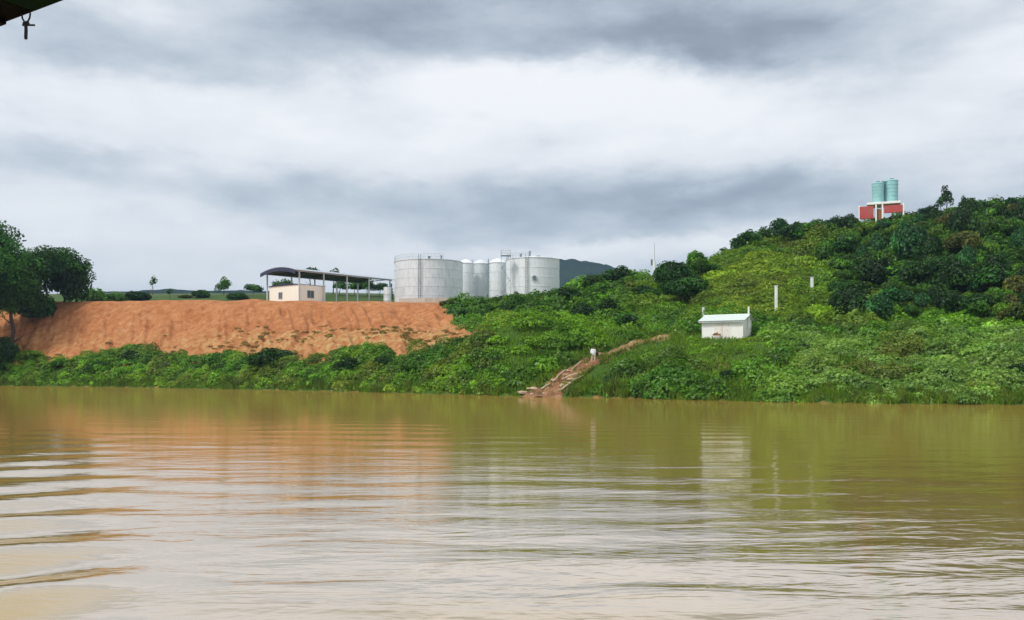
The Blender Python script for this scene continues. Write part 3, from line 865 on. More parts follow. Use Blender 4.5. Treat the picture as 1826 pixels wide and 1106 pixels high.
# behind the plateau, left
bush(1, 165, 530, 70, 'dark green hedge bush nearest the left trees on the skyline', 'bushes along the skyline left of the shelter', D=203, hs=1.0)
bush(1, 205, 530, 60, 'low skyline bush between the left trees and the slender lone tree', 'bushes along the skyline left of the shelter', D=203, hs=.85)
bush(6, 238, 531, 56, 'dark hedge bush just left of the lone thin-trunked tree', 'bushes along the skyline left of the shelter', D=206, hs=.6)
bush(0, 425, 529, 44, 'low dark bush between the two rounded skyline trees left of the shelter', 'bushes along the skyline left of the shelter', D=212, hs=.7)
bush(5, 330, 530, 34, 'low olive bush in the middle of the left skyline', 'bushes along the skyline left of the shelter', D=214, hs=.5)
tree('slender_tree', 273, 230, 489, 17, 'small lone tree with a thin trunk on the skyline left of the shelter', G_DARK*.9, 31, crown_frac=.72, nl=12, leaf=.45, dens=.4, py_base=527)
tree('slender_tree', 303, 210, 512, 12, 'tiny dark sapling on the skyline right of the lone thin-trunked tree', G_DARK, 32, crown_frac=.8, nl=8, leaf=.35, py_base=534)
bush(0, 360, 528, 38, 'low dark bush on the skyline left of the rounded tree', 'bushes along the skyline left of the shelter', D=215, hs=.9)
tree('round_tree', 399, 225, 490, 32, 'rounded bushy tree standing on the skyline left of the shelter', G_MID*.8, 33, crown_frac=1.0, nl=14, leaf=.45, py_base=528)
tree('round_tree', 451, 235, 503, 40, 'low rounded tree just left of the shelter\'s first post', G_DARK*1.1, 34, crown_frac=1.0, nl=14, leaf=.45, py_base=528)
# behind the shelter
tree('round_tree', 503, 215, 492, 42, 'bushy tree seen through the left end of the shelter above the cream office', G_MID*.8, 35, crown_frac=1.0, nl=14, leaf=.45, py_base=530)
tree('round_tree', 552, 240, 470, 48, 'dark tree whose top shows above the shelter roof, left one of two', G_DARK*1.1, 36, crown_frac=.6, nl=14, leaf=.5, py_base=528)
tree('round_tree', 594, 245, 474, 34, 'dark tree whose top just shows above the shelter roof, right one of two', G_DARK*1.1, 37, crown_frac=.6, nl=12, leaf=.5, py_base=528)
for i, (px_, top, wd) in enumerate([(606, 494, 40), (632, 498, 36), (655, 494, 38), (678, 497, 34)]):
    tree('round_tree', px_, 222, top, wd, ['dark green tree behind the shelter, first from the cream office', 'dark green tree behind the shelter, second from the cream office',
         'dark green tree behind the shelter, third from the cream office', 'dark green tree behind the shelter, fourth from the cream office'][i], G_DARK*1.15, 40+i, 'trees behind the shelter', crown_frac=.85, nl=12, leaf=.45, py_base=532)
tree('cypress_tree', 697, 196, 491, 9, 'narrow dark upright tree between the shelter and the big left tank', G_DARK*.9, 46, crown_frac=.95, nl=14, leaf=.35, spread=.5)
bush(4, 640, 531, 60, 'low bright green bush on the ground behind the shelter posts', D=205, hs=.45)

# trees and bushes of the right-hand side, one by one
tree('sapling', 826, 131, 548, 26, 'dark young tree at the right tip of the orange slope', G_DARK*1.05, 51, crown_frac=.8, nl=14, leaf=.3)
for i, (px_, py_, wd, k) in enumerate([(800, 545, 44, 5), (838, 548, 52, 1), (868, 560, 48, 6), (905, 558, 56, 0), (938, 550, 44, 6), (965, 540, 50, 5), (1005, 548, 64, 6), (1040, 572, 54, 6), (1062, 540, 60, 2)]):
    bush(k, px_, py_, wd, ['reddish-olive bush at the upper right corner of the orange slope', 'mid-green bush in the hedge below the silver tanks, second from the orange slope',
        'very dark bush in the hedge below the small silver silos', 'dark green bush in the hedge left of the right-hand tank', 'very dark bush in the hedge under the left side of the right-hand tank',
        'olive bush directly below the right-hand tank', 'large dark bush right of and below the right-hand tank', 'dark bush behind the bright green mound, near its right end', 'broad green bush on the slope above the bright green mound'][i],
        'bushes below the silver tanks', hs=.62 if px_ < 1000 else .85, sink=0 if px_ < 1000 else -.6)
tree('dark_tree', 1118, 118, 553, 54, 'dark rounded tree beside the earth path left of the white shed', G_DARK*.9, 55, crown_frac=.97, nl=20, leaf=.32, dens=.85)
tree('broadleaf_tree', 1200, 144, 456, 84, 'dark broad tree on the ridge right of the tall white pole', G_DARK*1.25, 56, crown_frac=.9, nl=24, leaf=.42)
tree('pointed_tree', 1240, 147, 434, 58, 'tree with a pointed light green top on the ridge above the shed', G_MID*.95, 57, crown_frac=.95, nl=22, leaf=.40, spread=.55)
tree('broadleaf_tree', 1218, 132, 484, 104, 'darkest tree on the slope below the ridge left of the shed', G_DARK*.85, 58, crown_frac=.95, nl=24, leaf=.40)
tree('broadleaf_tree', 1268, 147, 470, 44, 'small dark tree at the right side of the ridge-top group', G_DARK*1.2, 59, crown_frac=.9, nl=14, leaf=.38)
tree('round_tree', 1085, 158, 476, 50, 'rounded dark tree on the skyline between the tanks and the tall white pole', G_DARK*1.3, 60, crown_frac=.95, nl=16, leaf=.42)
tree('round_tree', 1140, 160, 484, 44, 'small rounded tree on the skyline just left of the tall white pole', G_MID*.75, 61, crown_frac=.95, nl=14, leaf=.42)
tree('round_tree', 1040, 155, 497, 44, 'low tree on the ridge immediately right of the right-hand tank', G_MID*.7, 62, crown_frac=.95, nl=14, leaf=.4)
tree('round_tree', 1105, 157, 468, 44, 'dark tree on the skyline midway between the right-hand tank and the white mast', G_DARK*.9, 64, crown_frac=.95, nl=18, leaf=.4)
tree('round_tree', 1062, 153, 484, 52, 'broad bush-like tree on the skyline right of the blue hill\'s highest point', G_MID*.7, 65, crown_frac=.95, nl=18, leaf=.4)
tree('round_tree', 1182, 149, 470, 34, 'small dark tree touching the right side of the white mast', G_DARK, 66, crown_frac=.95, nl=16, leaf=.38)
tree('round_tree', 1316, 158, 418, 34, 'leafy tree at the foot of the wooded ridge\'s left end', G_DARK*1.2, 67, crown_frac=.95, nl=18, leaf=.4)
tree('round_tree', 1150, 140, 505, 60, 'dark tree on the slope below the white mast', G_DARK*.9, 68, crown_frac=.95, nl=20, leaf=.38)
tree('round_tree', 1085, 130, 528, 58, 'dark tree on the slope above the rounded tree beside the earth path', G_DARK*.95, 69, crown_frac=.95, nl=20, leaf=.36)
tree('slender_tree', 1289, 160, 437, 16, 'sparse little tree standing on the hill outline left of the steep wood edge', G_DARK*1.4, 63, crown_frac=.6, nl=8, leaf=.38, dens=.5)
ridge = [(1336, 400, 52), (1362, 396, 40), (1392, 381, 44), (1425, 388, 40), (1458, 386, 44), (1490, 380, 44), (1520, 384, 40), (1628, 372, 44), (1655, 362, 46), (1745, 352, 44), (1775, 349, 42), (1805, 346, 44), (1838, 344, 46)]
for i, (px_, top, wd) in enumerate(ridge):
    where = ['at the lower left end of the wooded ridge', 'second from the lower left end of the wooded ridge', 'with a dark pointed top, third along the wooded ridge', 'fourth along the wooded ridge from its left end',
             'fifth along the wooded ridge from its left end', 'on the ridge, two left of the turquoise tanks', 'on the ridge just left of the turquoise tanks', 'on the ridge just right of the turquoise tanks',
             'on the ridge between the turquoise tanks and the thin lookout tree', 'on the ridge just right of the thin lookout tree', 'third from the right edge along the ridge top', 'second from the right edge along the ridge top', 'cut by the right edge on the ridge top'][i]
    D = float(rowD(px_, 5))-2
    tree('ridge_tree', px_, D, top, wd, 'dark green bushy tree '+where, (G_DARK*1.35, G_MID*.75, G_BLUE*.7)[i % 3], 70+i, 'trees along the wooded ridge', crown_frac=.97, nl=18, leaf=.42, z0=float(ground_z(px_, D))-.6)
bush(1, 1598, 404, 58, 'mid-green bush hiding the foot of the right red panel on the hilltop', 'bushes in front of the hilltop stand', hs=.85, D=163, sink=-1.7)
bush(3, 1574, 408, 44, 'bluish-green bush between the two red panels on the hilltop', 'bushes in front of the hilltop stand', hs=.85, D=163, sink=-1.7)
bush(0, 1545, 412, 46, 'dark bush hiding the foot of the left red panel on the hilltop', 'bushes in front of the hilltop stand', hs=.75, D=163, sink=-1.7)
tree('slender_tree', 1688, float(rowD(1688, 5)), 329, 22, 'thin dark tree sticking up above the ridge right of the turquoise tanks', G_DARK, 90, crown_frac=.9, nl=12, leaf=.4, spread=.8)
tree('slender_tree', 1676, float(rowD(1676, 5)), 345, 18, 'short spindly tree just left of the thin one sticking up on the ridge', G_DARK, 91, crown_frac=.9, nl=9, leaf=.36, spread=.8)
tree('slender_tree', 1721, float(rowD(1721, 5)), 344, 18, 'small tree on the ridge right of the thin lookout tree', G_DARK*1.1, 92, crown_frac=.9, nl=9, leaf=.38, spread=.8)
tree('olive_tree', 1812, 99, 528, 62, 'olive-brown tree near the water at the right edge', G_OLIVE*1.1, 93, crown_frac=.92, nl=20, leaf=.32)
tree('broadleaf_tree', 1745, 108, 520, 70, 'dark tree in a hollow left of the olive-brown tree at the right edge', G_DARK*.9, 94, crown_frac=.95, nl=20, leaf=.34)

# the wooded hillside
hill = []
rr = random.Random(5)
def far_enough(px_, py_, wd):
    return all(math.hypot(px_-a, (py_-b)*1.5) > (wd+c)*.33 for a, b, c in hill)
tries = 0
while len(hill) < 160 and tries < 20000:
    tries += 1
    px_ = rr.uniform(1450, 1850); py_ = rr.uniform(390, 585)
    dens = .25 + .75*min(1, max(0, (px_-1480)/110))
    if py_ > 545: dens *= .5
    if rr.random() > dens: continue
    crest = HY - (float(ground_z(px_, rowD(px_, 5)))-H0)/float(rowD(px_, 5))*F
    if py_ < crest+6: continue
    wd = rr.uniform(34, 78)*(1 if py_ > 470 else .85)
    if abs(px_-1448) < 40 and 488 < py_ < 585: continue
    if not far_enough(px_, py_, wd): continue
    hill.append((px_, py_, wd))
def column_of(px_):
    for lim, t_ in ((1500, 'well left of the turquoise tanks'), (1560, 'left of the turquoise tanks'), (1625, 'below the turquoise tanks'), (1670, 'right of the turquoise tanks'),
                    (1730, 'below the thin lookout tree'), (1785, 'by the dark hollow'), (9999, 'by the right edge')):
        if px_ < lim: return t_
def labelled(items, rowname, tail):
    """unique wording for bushes: kind, row, column and rank from the left"""
    from collections import defaultdict
    d = defaultdict(list)
    for it in items: d[(it['word'], rowname(it['py']), it['col'])].append(it)
    nth = ['leftmost', 'second from left', 'third from left', 'fourth from left', 'fifth from left', 'sixth from left', 'seventh from left']
    for (wd_, rw, cl), L_ in d.items():
        L_.sort(key=lambda q: q['px'])
        for i_, it in enumerate(L_):
            it['label'] = wd_ + ' bush ' + rw + ', ' + cl + ('' if len(L_) == 1 else ', ' + ('right one' if i_ else 'left one') if len(L_) == 2 else ', ' + nth[i_])
items = []
WORDS = ['deep green', 'mid-green', 'broad green', 'bluish-green', 'light green', 'olive', 'very dark']
for (px_, py_, wd) in hill:
    k = rr.choices([0, 1, 2, 3, 4, 5, 6], [4, 4, 4, 3, 3, 2, 4])[0]
    items.append(dict(px=px_, py=py_, wd=wd, k=k, word=WORDS[k], col=column_of(px_), hs=rr.uniform(.9, 1.5)))
labelled(items, lambda y: 'high on the wooded hill' if y < 460 else 'half way uphill' if y < 525 else 'low on the wooded hill', '')
for it in items:
    bush(it['k'], it['px'], it['py'], it['wd'], it['label'], 'bushes of the wooded right hillside', hs=it['hs']*1.12, sink=-.9)
big = [(1500, 470, 62, 415), (1560, 500, 70, 440), (1625, 455, 64, 398), (1668, 520, 80, 452), (1720, 470, 66, 405), (1765, 530, 74, 468), (1790, 440, 60, 378),
       (1600, 560, 66, 510), (1520, 545, 56, 500), (1700, 420, 56, 372), (1405, 440, 50, 398), (1450, 430, 52, 392)]
bl = ['tall bushy tree where the wood begins, left of the turquoise tanks', 'broad tree half way up the hill below the left red panel', 'tall tree just below the ridge right of the turquoise tanks',
      'broadest dark tree in the middle of the right hillside', 'tree high on the hill below the thin lookout tree', 'large tree in the lower wood near the right edge', 'tall tree high up near the right edge',
      'lone larger tree low on the hill foot below the turquoise tanks', 'tree low at the left border of the wood', 'tree just under the ridge between tanks and lookout tree', 'tree at the upper left end of the wooded ridge slope', 'second tree at the upper left end of the wooded slope']
for i_, (px_, pyb_, wd_, top_) in enumerate(big):
    D_ = D_on(px_, pyb_)
    tree('hillside_tree', px_, D_, top_, wd_, bl[i_], (G_DARK*1.1, G_MID*.8, G_BLUE*.85, G_DARK*.9, G_OLIVE*.8)[i_ % 5], 120+i_, 'larger trees of the right hillside', crown_frac=.82, nl=26, leaf=.42, dens=.7, spread=.78)
# lower scrub bushes
low = []
rr = random.Random(8); tries = 0
while len(low) < 52 and tries < 9000:
    tries += 1
    px_ = rr.uniform(1075, 1850); py_ = rr.uniform(570, 700) if px_ > 1240 else rr.uniform(500, 700)
    if px_ < 1250 and 590 < py_ < 640: continue
    if 1210 < px_ < 1390 and py_ < 655: continue
    if on_path(np.array(px_), np.array(py_), 60): continue
    wd = rr.uniform(26, 50)
    if not all(math.hypot(px_-a, (py_-b)*1.6) > (wd+c)*.55 for a, b, c in low): continue
    low.append((px_, py_, wd))
items = []
for (px_, py_, wd) in low:
    k = rr.choices([0, 1, 3, 4, 5, 6], [2, 4, 3, 4, 2, 2])[0]
    cl = 'between the path and the shed' if px_ < 1240 else 'below the shed' if px_ < 1350 else 'below the tall white post' if px_ < 1420 else 'below the short white post' if px_ < 1500 \
        else 'left of the turquoise tanks' if px_ < 1560 else 'under the turquoise tanks' if px_ < 1680 else 'toward the right edge' if px_ < 1760 else 'at the right edge'
    if px_ < 1240 and py_ < 600: cl = 'behind the earth path'
    items.append(dict(px=px_, py=py_, wd=wd, k=k, word='small '+WORDS[k], col=cl, hs=rr.uniform(.7, 1.1)))
labelled(items, lambda y: 'at the water' if y > 670 else 'above the waterside' if y > 620 else 'on the low slope', '')
for it in items:
    bush(it['k'], it['px'], it['py'], it['wd'], it['label'], 'low bushes on the lower right slope', hs=it['hs'])
# left riverside bushes that stand out
for (px_, py_, wd, k, lb) in [
    (62, 640, 62, 4, 'bright green bush standing up against the orange bank near the left edge'),
    (110, 652, 56, 1, 'green bush just right of the brightest one near the left edge, by the water'),
    (176, 660, 60, 2, 'dark green bush in the riverside scrub left of the bank\'s low bare patch'),
    (232, 645, 48, 6, 'dark bush reaching up the orange bank above the riverside scrub, left part'),
    (385, 648, 62, 1, 'mid-green bush in the riverside scrub below the cream office\'s left side'),
    (480, 650, 90, 0, 'long dark bush in the riverside scrub directly below the cream office'),
    (620, 662, 60, 6, 'dark bush in the riverside scrub below the middle of the shelter'),
    (690, 650, 52, 0, 'dark bush in the riverside scrub below the left side of the big tank'),
    (740, 660, 56, 2, 'green bush in the riverside scrub below the big tank'),
    (812, 632, 50, 1, 'green bush at the foot of the orange slope\'s right tip')]:
    bush(k, px_, py_, wd, lb, 'bushes below the orange bank', hs=.8)

# ------------------------------------------------------------------ open shelter
def along(px0, D0, ang): return
SH_O = Vector((-39.9, 165.5)); SH_L = Vector((.633, .775)).normalized(); SH_ANG = math.atan2(SH_L.y, SH_L.x)
# local axes: +x along the length (away, to the right), +y towards the left end (away from the long side seen)
SH_Z = 15.0
sh = empty('open_shelter', (SH_O.x, SH_O.y, SH_Z), SH_ANG)
tag(sh, 'long open-sided shelter with curved metal roof and dark blue underside on slim posts', 'shelter')
LEN, WID, EAVE, RISE = 23.4, 10.0, 6.15, .80
def arch(y, off=0.0): return EAVE + off + RISE*(1-((y-WID/2)/(WID/2+.45))**2)
N = 20
ys_ = [-.45 + (WID+.9)*i/N for i in range(N+1)]
b = MB(); top = [(y, arch(y, .0)) for y in ys_]; bot = [(y, arch(y, -.07)) for y in ys_[::-1]]
b.prism(top+bot, -1.0, LEN+.6, 'x'); b.build('roof', M['roof_top'], sh)
b = MB(); top = [(y, arch(y, -.075)) for y in ys_[1:-1]]; bot = [(y, arch(y, -.30)) for y in ys_[1:-1][::-1]]
b.prism(top+bot, -.9, LEN+.5, 'x'); b.build('roof_lining', M['roof_under'], sh)
b = MB()
top = [(y, arch(y, -.10)) for y in ys_]; bot = [(y, min(arch(y, -.80), EAVE-.0)) for y in ys_[::-1]]
b.prism(top+bot, -1.05, -.98, 'x'); b.build('fascia', M['roof_under'], sh)
npost = 5
for j, y in enumerate((0.0, WID)):
    for i in range(npost):
        x = .25 + (LEN-.5)*i/(npost-1)
        b = MB().box(x-.12, y-.12, -.5, x+.12, y+.12, EAVE+.02, .02)
        b.build('post', M['steel_grey'], sh)
for i in range(npost):
    x = .25 + (LEN-.5)*i/(npost-1)
    b = MB()
    b.box(x-.06, -.1, EAVE-.10, x+.06, WID+.1, EAVE+.04)
    for k in range(1, 8):
        y0 = WID*k/8; b.bar((x, y0, EAVE), (x, y0, arch(y0, -.35)), .05, 6)
        if k < 8: b.bar((x, y0, EAVE), (x, WID*(k+1)/8 if k < 7 else WID, arch(WID*(k+1)/8, -.35) if k < 7 else EAVE), .035, 6)
    b.build('truss', M['steel_dark'], sh)
for y in (0.0, WID):
    MB().box(-.6, y-.07, EAVE-.25, LEN+.3, y+.07, EAVE-.02).build('eave_beam', M['steel_grey'], sh)

# cream office below its near end
of = empty('site_office', (SH_O.x, SH_O.y, SH_Z), SH_ANG)
tag(of, 'small cream single-storey office standing under the near end of the open shelter', 'office')
ow, ol, oh = 6.1, 9.4, 3.55
MB().box(.55, .35, -.4, .55+ow, .35+ol, oh, .03).build('wall', M['cream'], of)
b = MB(); b.prism([(.3, oh), (.3, oh+.07), (.35+ol/2, oh+.45), (.6+ol, oh+.07), (.6+ol, oh)], .38, .55+ow+.17, 'x'); b.build('roof', M['roof_under'], of)
def window_at(parent, o, ux, w_, h_, z, flip):
    """window in a wall; o local centre, ux 'x' or 'y' axis along the wall"""
    b = MB(); g = MB(); t = .06
    if ux == 'x':
        x, y = o; 
        for (a0, z0, a1, z1) in ((x-w_/2-t, z-t, x+w_/2+t, z), (x-w_/2-t, z+h_, x+w_/2+t, z+h_+t), (x-w_/2-t, z, x-w_/2, z+h_), (x+w_/2, z, x+w_/2+t, z+h_), (x-.03, z, x+.03, z+h_)):
            b.box(a0, y-.06, z0, a1, y+.02, z1)
        g.box(x-w_/2, y-.025, z, x+w_/2, y+.01, z+h_)
    else:
        x, y = o
        for (a0, z0, a1, z1) in ((y-w_/2-t, z-t, y+w_/2+t, z), (y-w_/2-t, z+h_, y+w_/2+t, z+h_+t), (y-w_/2-t, z, y-w_/2, z+h_), (y+w_/2, z, y+w_/2+t, z+h_), (y-.03, z, y+.03, z+h_)):
            b.box(x-.06, a0, z0, x+.02, a1, z1)
        g.box(x-.025, y-w_/2, z, x+.01, y+w_/2, z+h_)
    f = b.build('window', M['frame'], parent); g.build('pane', M['glass'], f)
window_at(of, (.55+ow*.42, .35), 'x', 1.5, 1.35, 1.15, 0)
window_at(of, (.55, .35+ol*.62), 'y', 1.1, 1.2, 1.1, 0)

# small grey tank and a drum near the far end of the shelter
def small_tank(px, D, wpx, py_top, label, z0=15.0):
    r = wpx/F*D/2; h = zz(D, py_top)-z0
    o = empty('water_drum', xyz(px, D, z0)); tag(o, label, 'drum')
    MB().lathe([(r, -.1), (r, h*.32), (r*1.02, h*.33), (r, h*.34), (r, h*.66), (r*1.02, h*.67), (r, h*.68), (r, h), (r*.9, h+.05), (0, h+.07)], 28).build('shell', M['galv'], o, True)
    MB().bar((0, 0, h), (0, 0, h+.15), .12, 10).build('lid', M['steel_dark'], o)
small_tank(691, 176, 14, 513, 'small grey cylindrical tank beside the last shelter post')

# ------------------------------------------------------------------ storage tanks
def tank(name, px, D, wpx, py_top, label, mat, seed, z0=15.0, ladder=None, rail=False, cone=.35, courses=5, group='silver storage tanks', hatch=None, vent=None, panels=18):
    r = wpx/F*D/2
    h = zz(D-r, py_top) - z0
    o = empty(name, xyz(px, D, z0)); tag(o, label, 'tank', group)
    b = MB(); prof = [(r+.12, -.4), (r+.12, .12), (r, .14)]
    for i in range(courses):
        za, zb = .14+(h-.14)*i/courses, .14+(h-.14)*(i+1)/courses
        prof += [(r-.012*(i % 2), za+.02), (r-.012*(i % 2), zb-.06), (r+.035, zb-.05), (r+.035, zb)]
    b.lathe(prof, 72)
    # welded vertical joints
    for i in range(courses):
        za, zb = .14+(h-.14)*i/courses, .14+(h-.14)*(i+1)/courses
        for k in range(panels):
            a = 2*math.pi*(k+.5*(i % 2))/panels
            ca, sa = math.cos(a), math.sin(a)
            b.bar((ca*(r+.005), sa*(r+.005), za+.02), (ca*(r+.005), sa*(r+.005), zb-.05), .022, 4)
    b.build('shell', mat, o, True)
    b = MB(); b.lathe([(r+.10, h-.02), (r+.10, h+.08), (r*.55, h+cone*.75), (.35, h+cone), (0, h+cone+.02)], 72); b.build('roof', mat, o, True)
    if vent is not None:
        b = MB()
        for (vx, vy, vh, vr) in vent: b.bar((vx, vy, h), (vx, vy, h+vh), vr, 10); b.bar((vx, vy, h+vh), (vx, vy, h+vh+.12), vr*1.5, 10)
        b.build('vent', M['steel_dark'], o)
    if rail:
        b = MB(); n_ = 40; a0, a1 = rail
        for i in range(n_+1):
            a = R(a0+(a1-a0)*i/n_); p = Vector((math.cos(a)*r, math.sin(a)*r, h+.06))
            if i % 2 == 0: b.bar(p, p+Vector((0, 0, 1.0)), .035, 6)
            if i < n_:
                a2 = R(a0+(a1-a0)*(i+1)/n_); q = Vector((math.cos(a2)*r, math.sin(a2)*r, h+.06))
                for zz_ in (.5, 1.0): b.bar(p+Vector((0, 0, zz_)), q+Vector((0, 0, zz_)), .03, 5)
        b.build('railing', M['steel_grey'], o)
    if ladder is not None:
        a = math.atan2(-1, 0) if ladder is True else R(ladder)
        ca, sa = math.cos(a), math.sin(a); tx, ty = -sa, ca
        b = MB()
        for s_ in (-.24, .24):
            p = Vector((ca*(r+.25)+tx*s_, sa*(r+.25)+ty*s_, 0)); b.bar(p, p+Vector((0, 0, h+.9)), .05, 6)
        for k in range(int(h/.45)):
            z = .3+k*.45
            b.bar((ca*(r+.25)-tx*.24, sa*(r+.25)-ty*.24, z), (ca*(r+.25)+tx*.24, sa*(r+.25)+ty*.24, z), .03, 5)
        for k in range(5):
            z = h*(k+.5)/5; b.bar((ca*r, sa*r, z), (ca*(r+.25), sa*(r+.25), z), .035, 5)
        # backing strip of the caged ladder
        b.build('ladder', M['steel_dark'], o)
    if hatch is not None:
        a, z, rr_ = R(hatch[0]), hatch[1], hatch[2]; ca, sa = math.cos(a), math.sin(a)
        b = MB().bar((ca*(r-.05), sa*(r-.05), z), (ca*(r+.22), sa*(r+.22), z), rr_, 20); hp = b.build('hatch', M['steel_grey'], o)
        MB().bar((ca*(r+.22), sa*(r+.22), z), (ca*(r+.30), sa*(r+.30), z), rr_*.72, 20).build('cover', M['steel_dark'], hp)
    return o, r, h
t1, r1, h1 = tank('storage_tank', 764.5, 175.5, 121, 462, 'largest silver storage tank, the leftmost, with a dark vertical ladder', M['galv'], 1, ladder=-99, rail=(170, 300), cone=.6, hatch=None,
     vent=[(.2, -1.2, 1.1, .22), (2.8, -3.8, .9, .14)])
t5, r5, h5 = tank('storage_tank', 950, 177, 95, 459, 'right-hand silver storage tank with a round hatch high on its side', M['galv2'], 2, ladder=-103, rail=(150, 250), cone=.7, hatch=(-88, 5.3, .55),
     vent=[(-.6, -1.0, 1.6, .16), (-2.4, -2.5, .9, .2), (1.0, -2.5, .5, .3)])
tank('storage_silo', 831, 186, 26, 469, 'pale silo half hidden behind the right side of the largest tank', M['galv2'], 3, cone=.9, panels=8)
tank('storage_silo', 857, 190, 29, 470, 'middle slim silver silo with a pipe, second left of the right-hand tank', M['galv'], 4, cone=1.0, panels=8, ladder=-150)
tank('storage_silo', 888, 184, 31, 468, 'slim pale silo touching the left side of the right-hand tank', M['galv2'], 5, cone=1.0, panels=8, ladder=-165)

# stair and platform between the silos and the right-hand tank
st = empty('access_stair', xyz(902, 172, 15.0)); tag(st, 'steel stair tower rising beside the left edge of the right-hand tank', 'stair')
hh = zz(172, 456)-15
b = MB()
for (x, y) in ((-.9, -.6), (.9, -.6), (-.9, .6), (.9, .6)): b.bar((x, y, -.3), (x, y, hh+.9), .055, 6)
b.build('frame', M['steel_grey'], st)
for k in range(4):
    z0_, z1_ = hh*k/4, hh*(k+1)/4; s_ = 1 if k % 2 else -1
    b = MB()
    for j in range(9):
        x = -s_*.7+s_*1.4*j/8; b.box(x-.12, -.5, z0_+(z1_-z0_)*j/8, x+.12, .5, z0_+(z1_-z0_)*j/8+.04)
    b.build('flight', M['steel_grey'], st)
MB().box(-1.0, -.7, hh-.08, 1.0, .7, hh).build('platform', M['steel_dark'], st)
b = MB()
for zz_ in (.5, 1.0):
    for (a, c) in (((-1, -.7), (1, -.7)), ((-1, -.7), (-1, .7)), ((-1, .7), (1, .7))): b.bar((a[0], a[1], hh+zz_), (c[0], c[1], hh+zz_), .035, 6)
b.build('handrail', M['steel_grey'], st)
# pipe run between silos
b = MB(); p0, p1 = xyz(838, 181, 16.3), xyz(900, 178, 16.3)
b.bar(p0, p1, .14, 10); b.bar(p0-Vector((0, 0, 1.6)), p0+Vector((0, 0, .14)), .12, 8); b.bar(p1-Vector((0, 0, 1.6)), p1+Vector((0, 0, .14)), .12, 8)
pm = (p0+p1)/2; b.bar(pm+Vector((0, 0, -1.6)), pm+Vector((0, 0, 1.4)), .12, 8); b.bar(pm+Vector((-.35, 0, .5)), pm+Vector((.35, 0, .5)), .28, 12)
tag(b.build('pipework', M['steel_dark']), 'dark pipes and valve running low between the slim silos', 'pipes')

# low containment wall in front of the tanks
wall = empty('containment_wall', xyz(840, 165, 15.0)); tag(wall, 'low pale concrete wall along the foot of the silver tanks', 'wall')
pts = [(712, 166), (760, 164.5), (810, 165), (860, 166), (910, 167), (960, 168), (1000, 170)]
for (a, c) in zip(pts, pts[1:]):
    A, B = xyz(a[0], a[1], 15.0)-wall.location, xyz(c[0], c[1], 15.0)-wall.location
    d = (B-A).normalized(); nrm = Vector((-d.y, d.x, 0))*.12; e = d*.012
    A = A+e; B = B-e
    b = MB(); vs = [b.bm.verts.new(v) for v in (A-nrm+Vector((0, 0, -.5)), B-nrm+Vector((0, 0, -.5)), B+nrm+Vector((0, 0, -.5)), A+nrm+Vector((0, 0, -.5)))]
    vt = [b.bm.verts.new(v.co+Vector((0, 0, 1.35))) for v in vs]
    b.bm.faces.new(vs[::-1]); b.bm.faces.new(vt)
    for i in range(4): b.bm.faces.new((vs[i], vs[(i+1) % 4], vt[(i+1) % 4], vt[i]))
    b.build('panel', M['concrete'], wall)

# ------------------------------------------------------------------ white shed
sd = empty('pump_shed', SHED_P + Vector((0, 0, -.15)), R(-33)); tag(sd, 'small white shed with a pale metal gable roof among the greenery by the path', 'shed')
L, Dp, hw, hr = 5.0, 3.1, 2.15, 2.72
b = MB(); b.prism([(-Dp/2, -.5), (Dp/2, -.5), (Dp/2, hw), (0, hr-.1), (-Dp/2, hw)], -L/2, L/2, 'x'); b.build('wall', M['white'], sd)
for s_ in (-1, 1):
    sl = Vector((0, s_*(Dp/2+.42), hw-(hr-hw)*.42/(Dp/2)*.95)); rd_ = Vector((0, 0, hr))
    b = MB(); nseg = 22
    # corrugated sheet
    va, vb = [], []
    for i in range(nseg*2+1):
        x = -L/2-.35 + (L+.7)*i/(nseg*2); dz_ = .03*(i % 2)
        va.append(b.bm.verts.new((x, rd_.y, rd_.z+.02+dz_))); vb.append(b.bm.verts.new((x, sl.y, sl.z+.02+dz_)))
    vc = [b.bm.verts.new(v.co-Vector((0, 0, .06))) for v in va]; vd = [b.bm.verts.new(v.co-Vector((0, 0, .06))) for v in vb]
    for i in range(nseg*2):
        b.bm.faces.new((va[i], va[i+1], vb[i+1], vb[i])); b.bm.faces.new((vc[i], vd[i], vd[i+1], vc[i+1])); b.bm.faces.new((vb[i], vb[i+1], vd[i+1], vd[i]))
    b.build('roof_sheet', M['shed_roof'], sd)
MB().bar((-L/2-.36, 0, hr+.05), (L/2+.36, 0, hr+.05), .07, 8).build('ridge_cap', M['shed_roof'], sd)
MB().box(-L/2-.30, -Dp/2-.36, hw-.36, L/2+.30, -Dp/2-.30, hw-.24).build('gutter', M['frame'], sd)
MB().box(-.95, -Dp/2-.05, -.2, .95, -Dp/2+.02, 1.72, .01).build('door', M['offwhite'], sd)
for x in (-.03,): MB().box(x, -Dp/2-.075, -.2, x+.06, -Dp/2-.05, 1.72).build('door_strip', M['frame'], sd)
for x in (-L/2+.05, L/2-.05, -.99, .99):
    MB().box(x-.06, -Dp/2-.045, -.4, x+.06, -Dp/2+.02, hw-.08).build('batten', M['white'], sd)
for y_ in (-.35, .55): MB().box(L/2-.02, y_-.05, -.3, L/2+.045, y_+.05, 2.2).build('batten', M['white'], sd)
b = MB(); b.bar((L/2+.20, -.1, 1.2), (L/2+.20, -.1, hr+.95), .11, 10); b.build('vent_pipe', M['white_post'], sd)
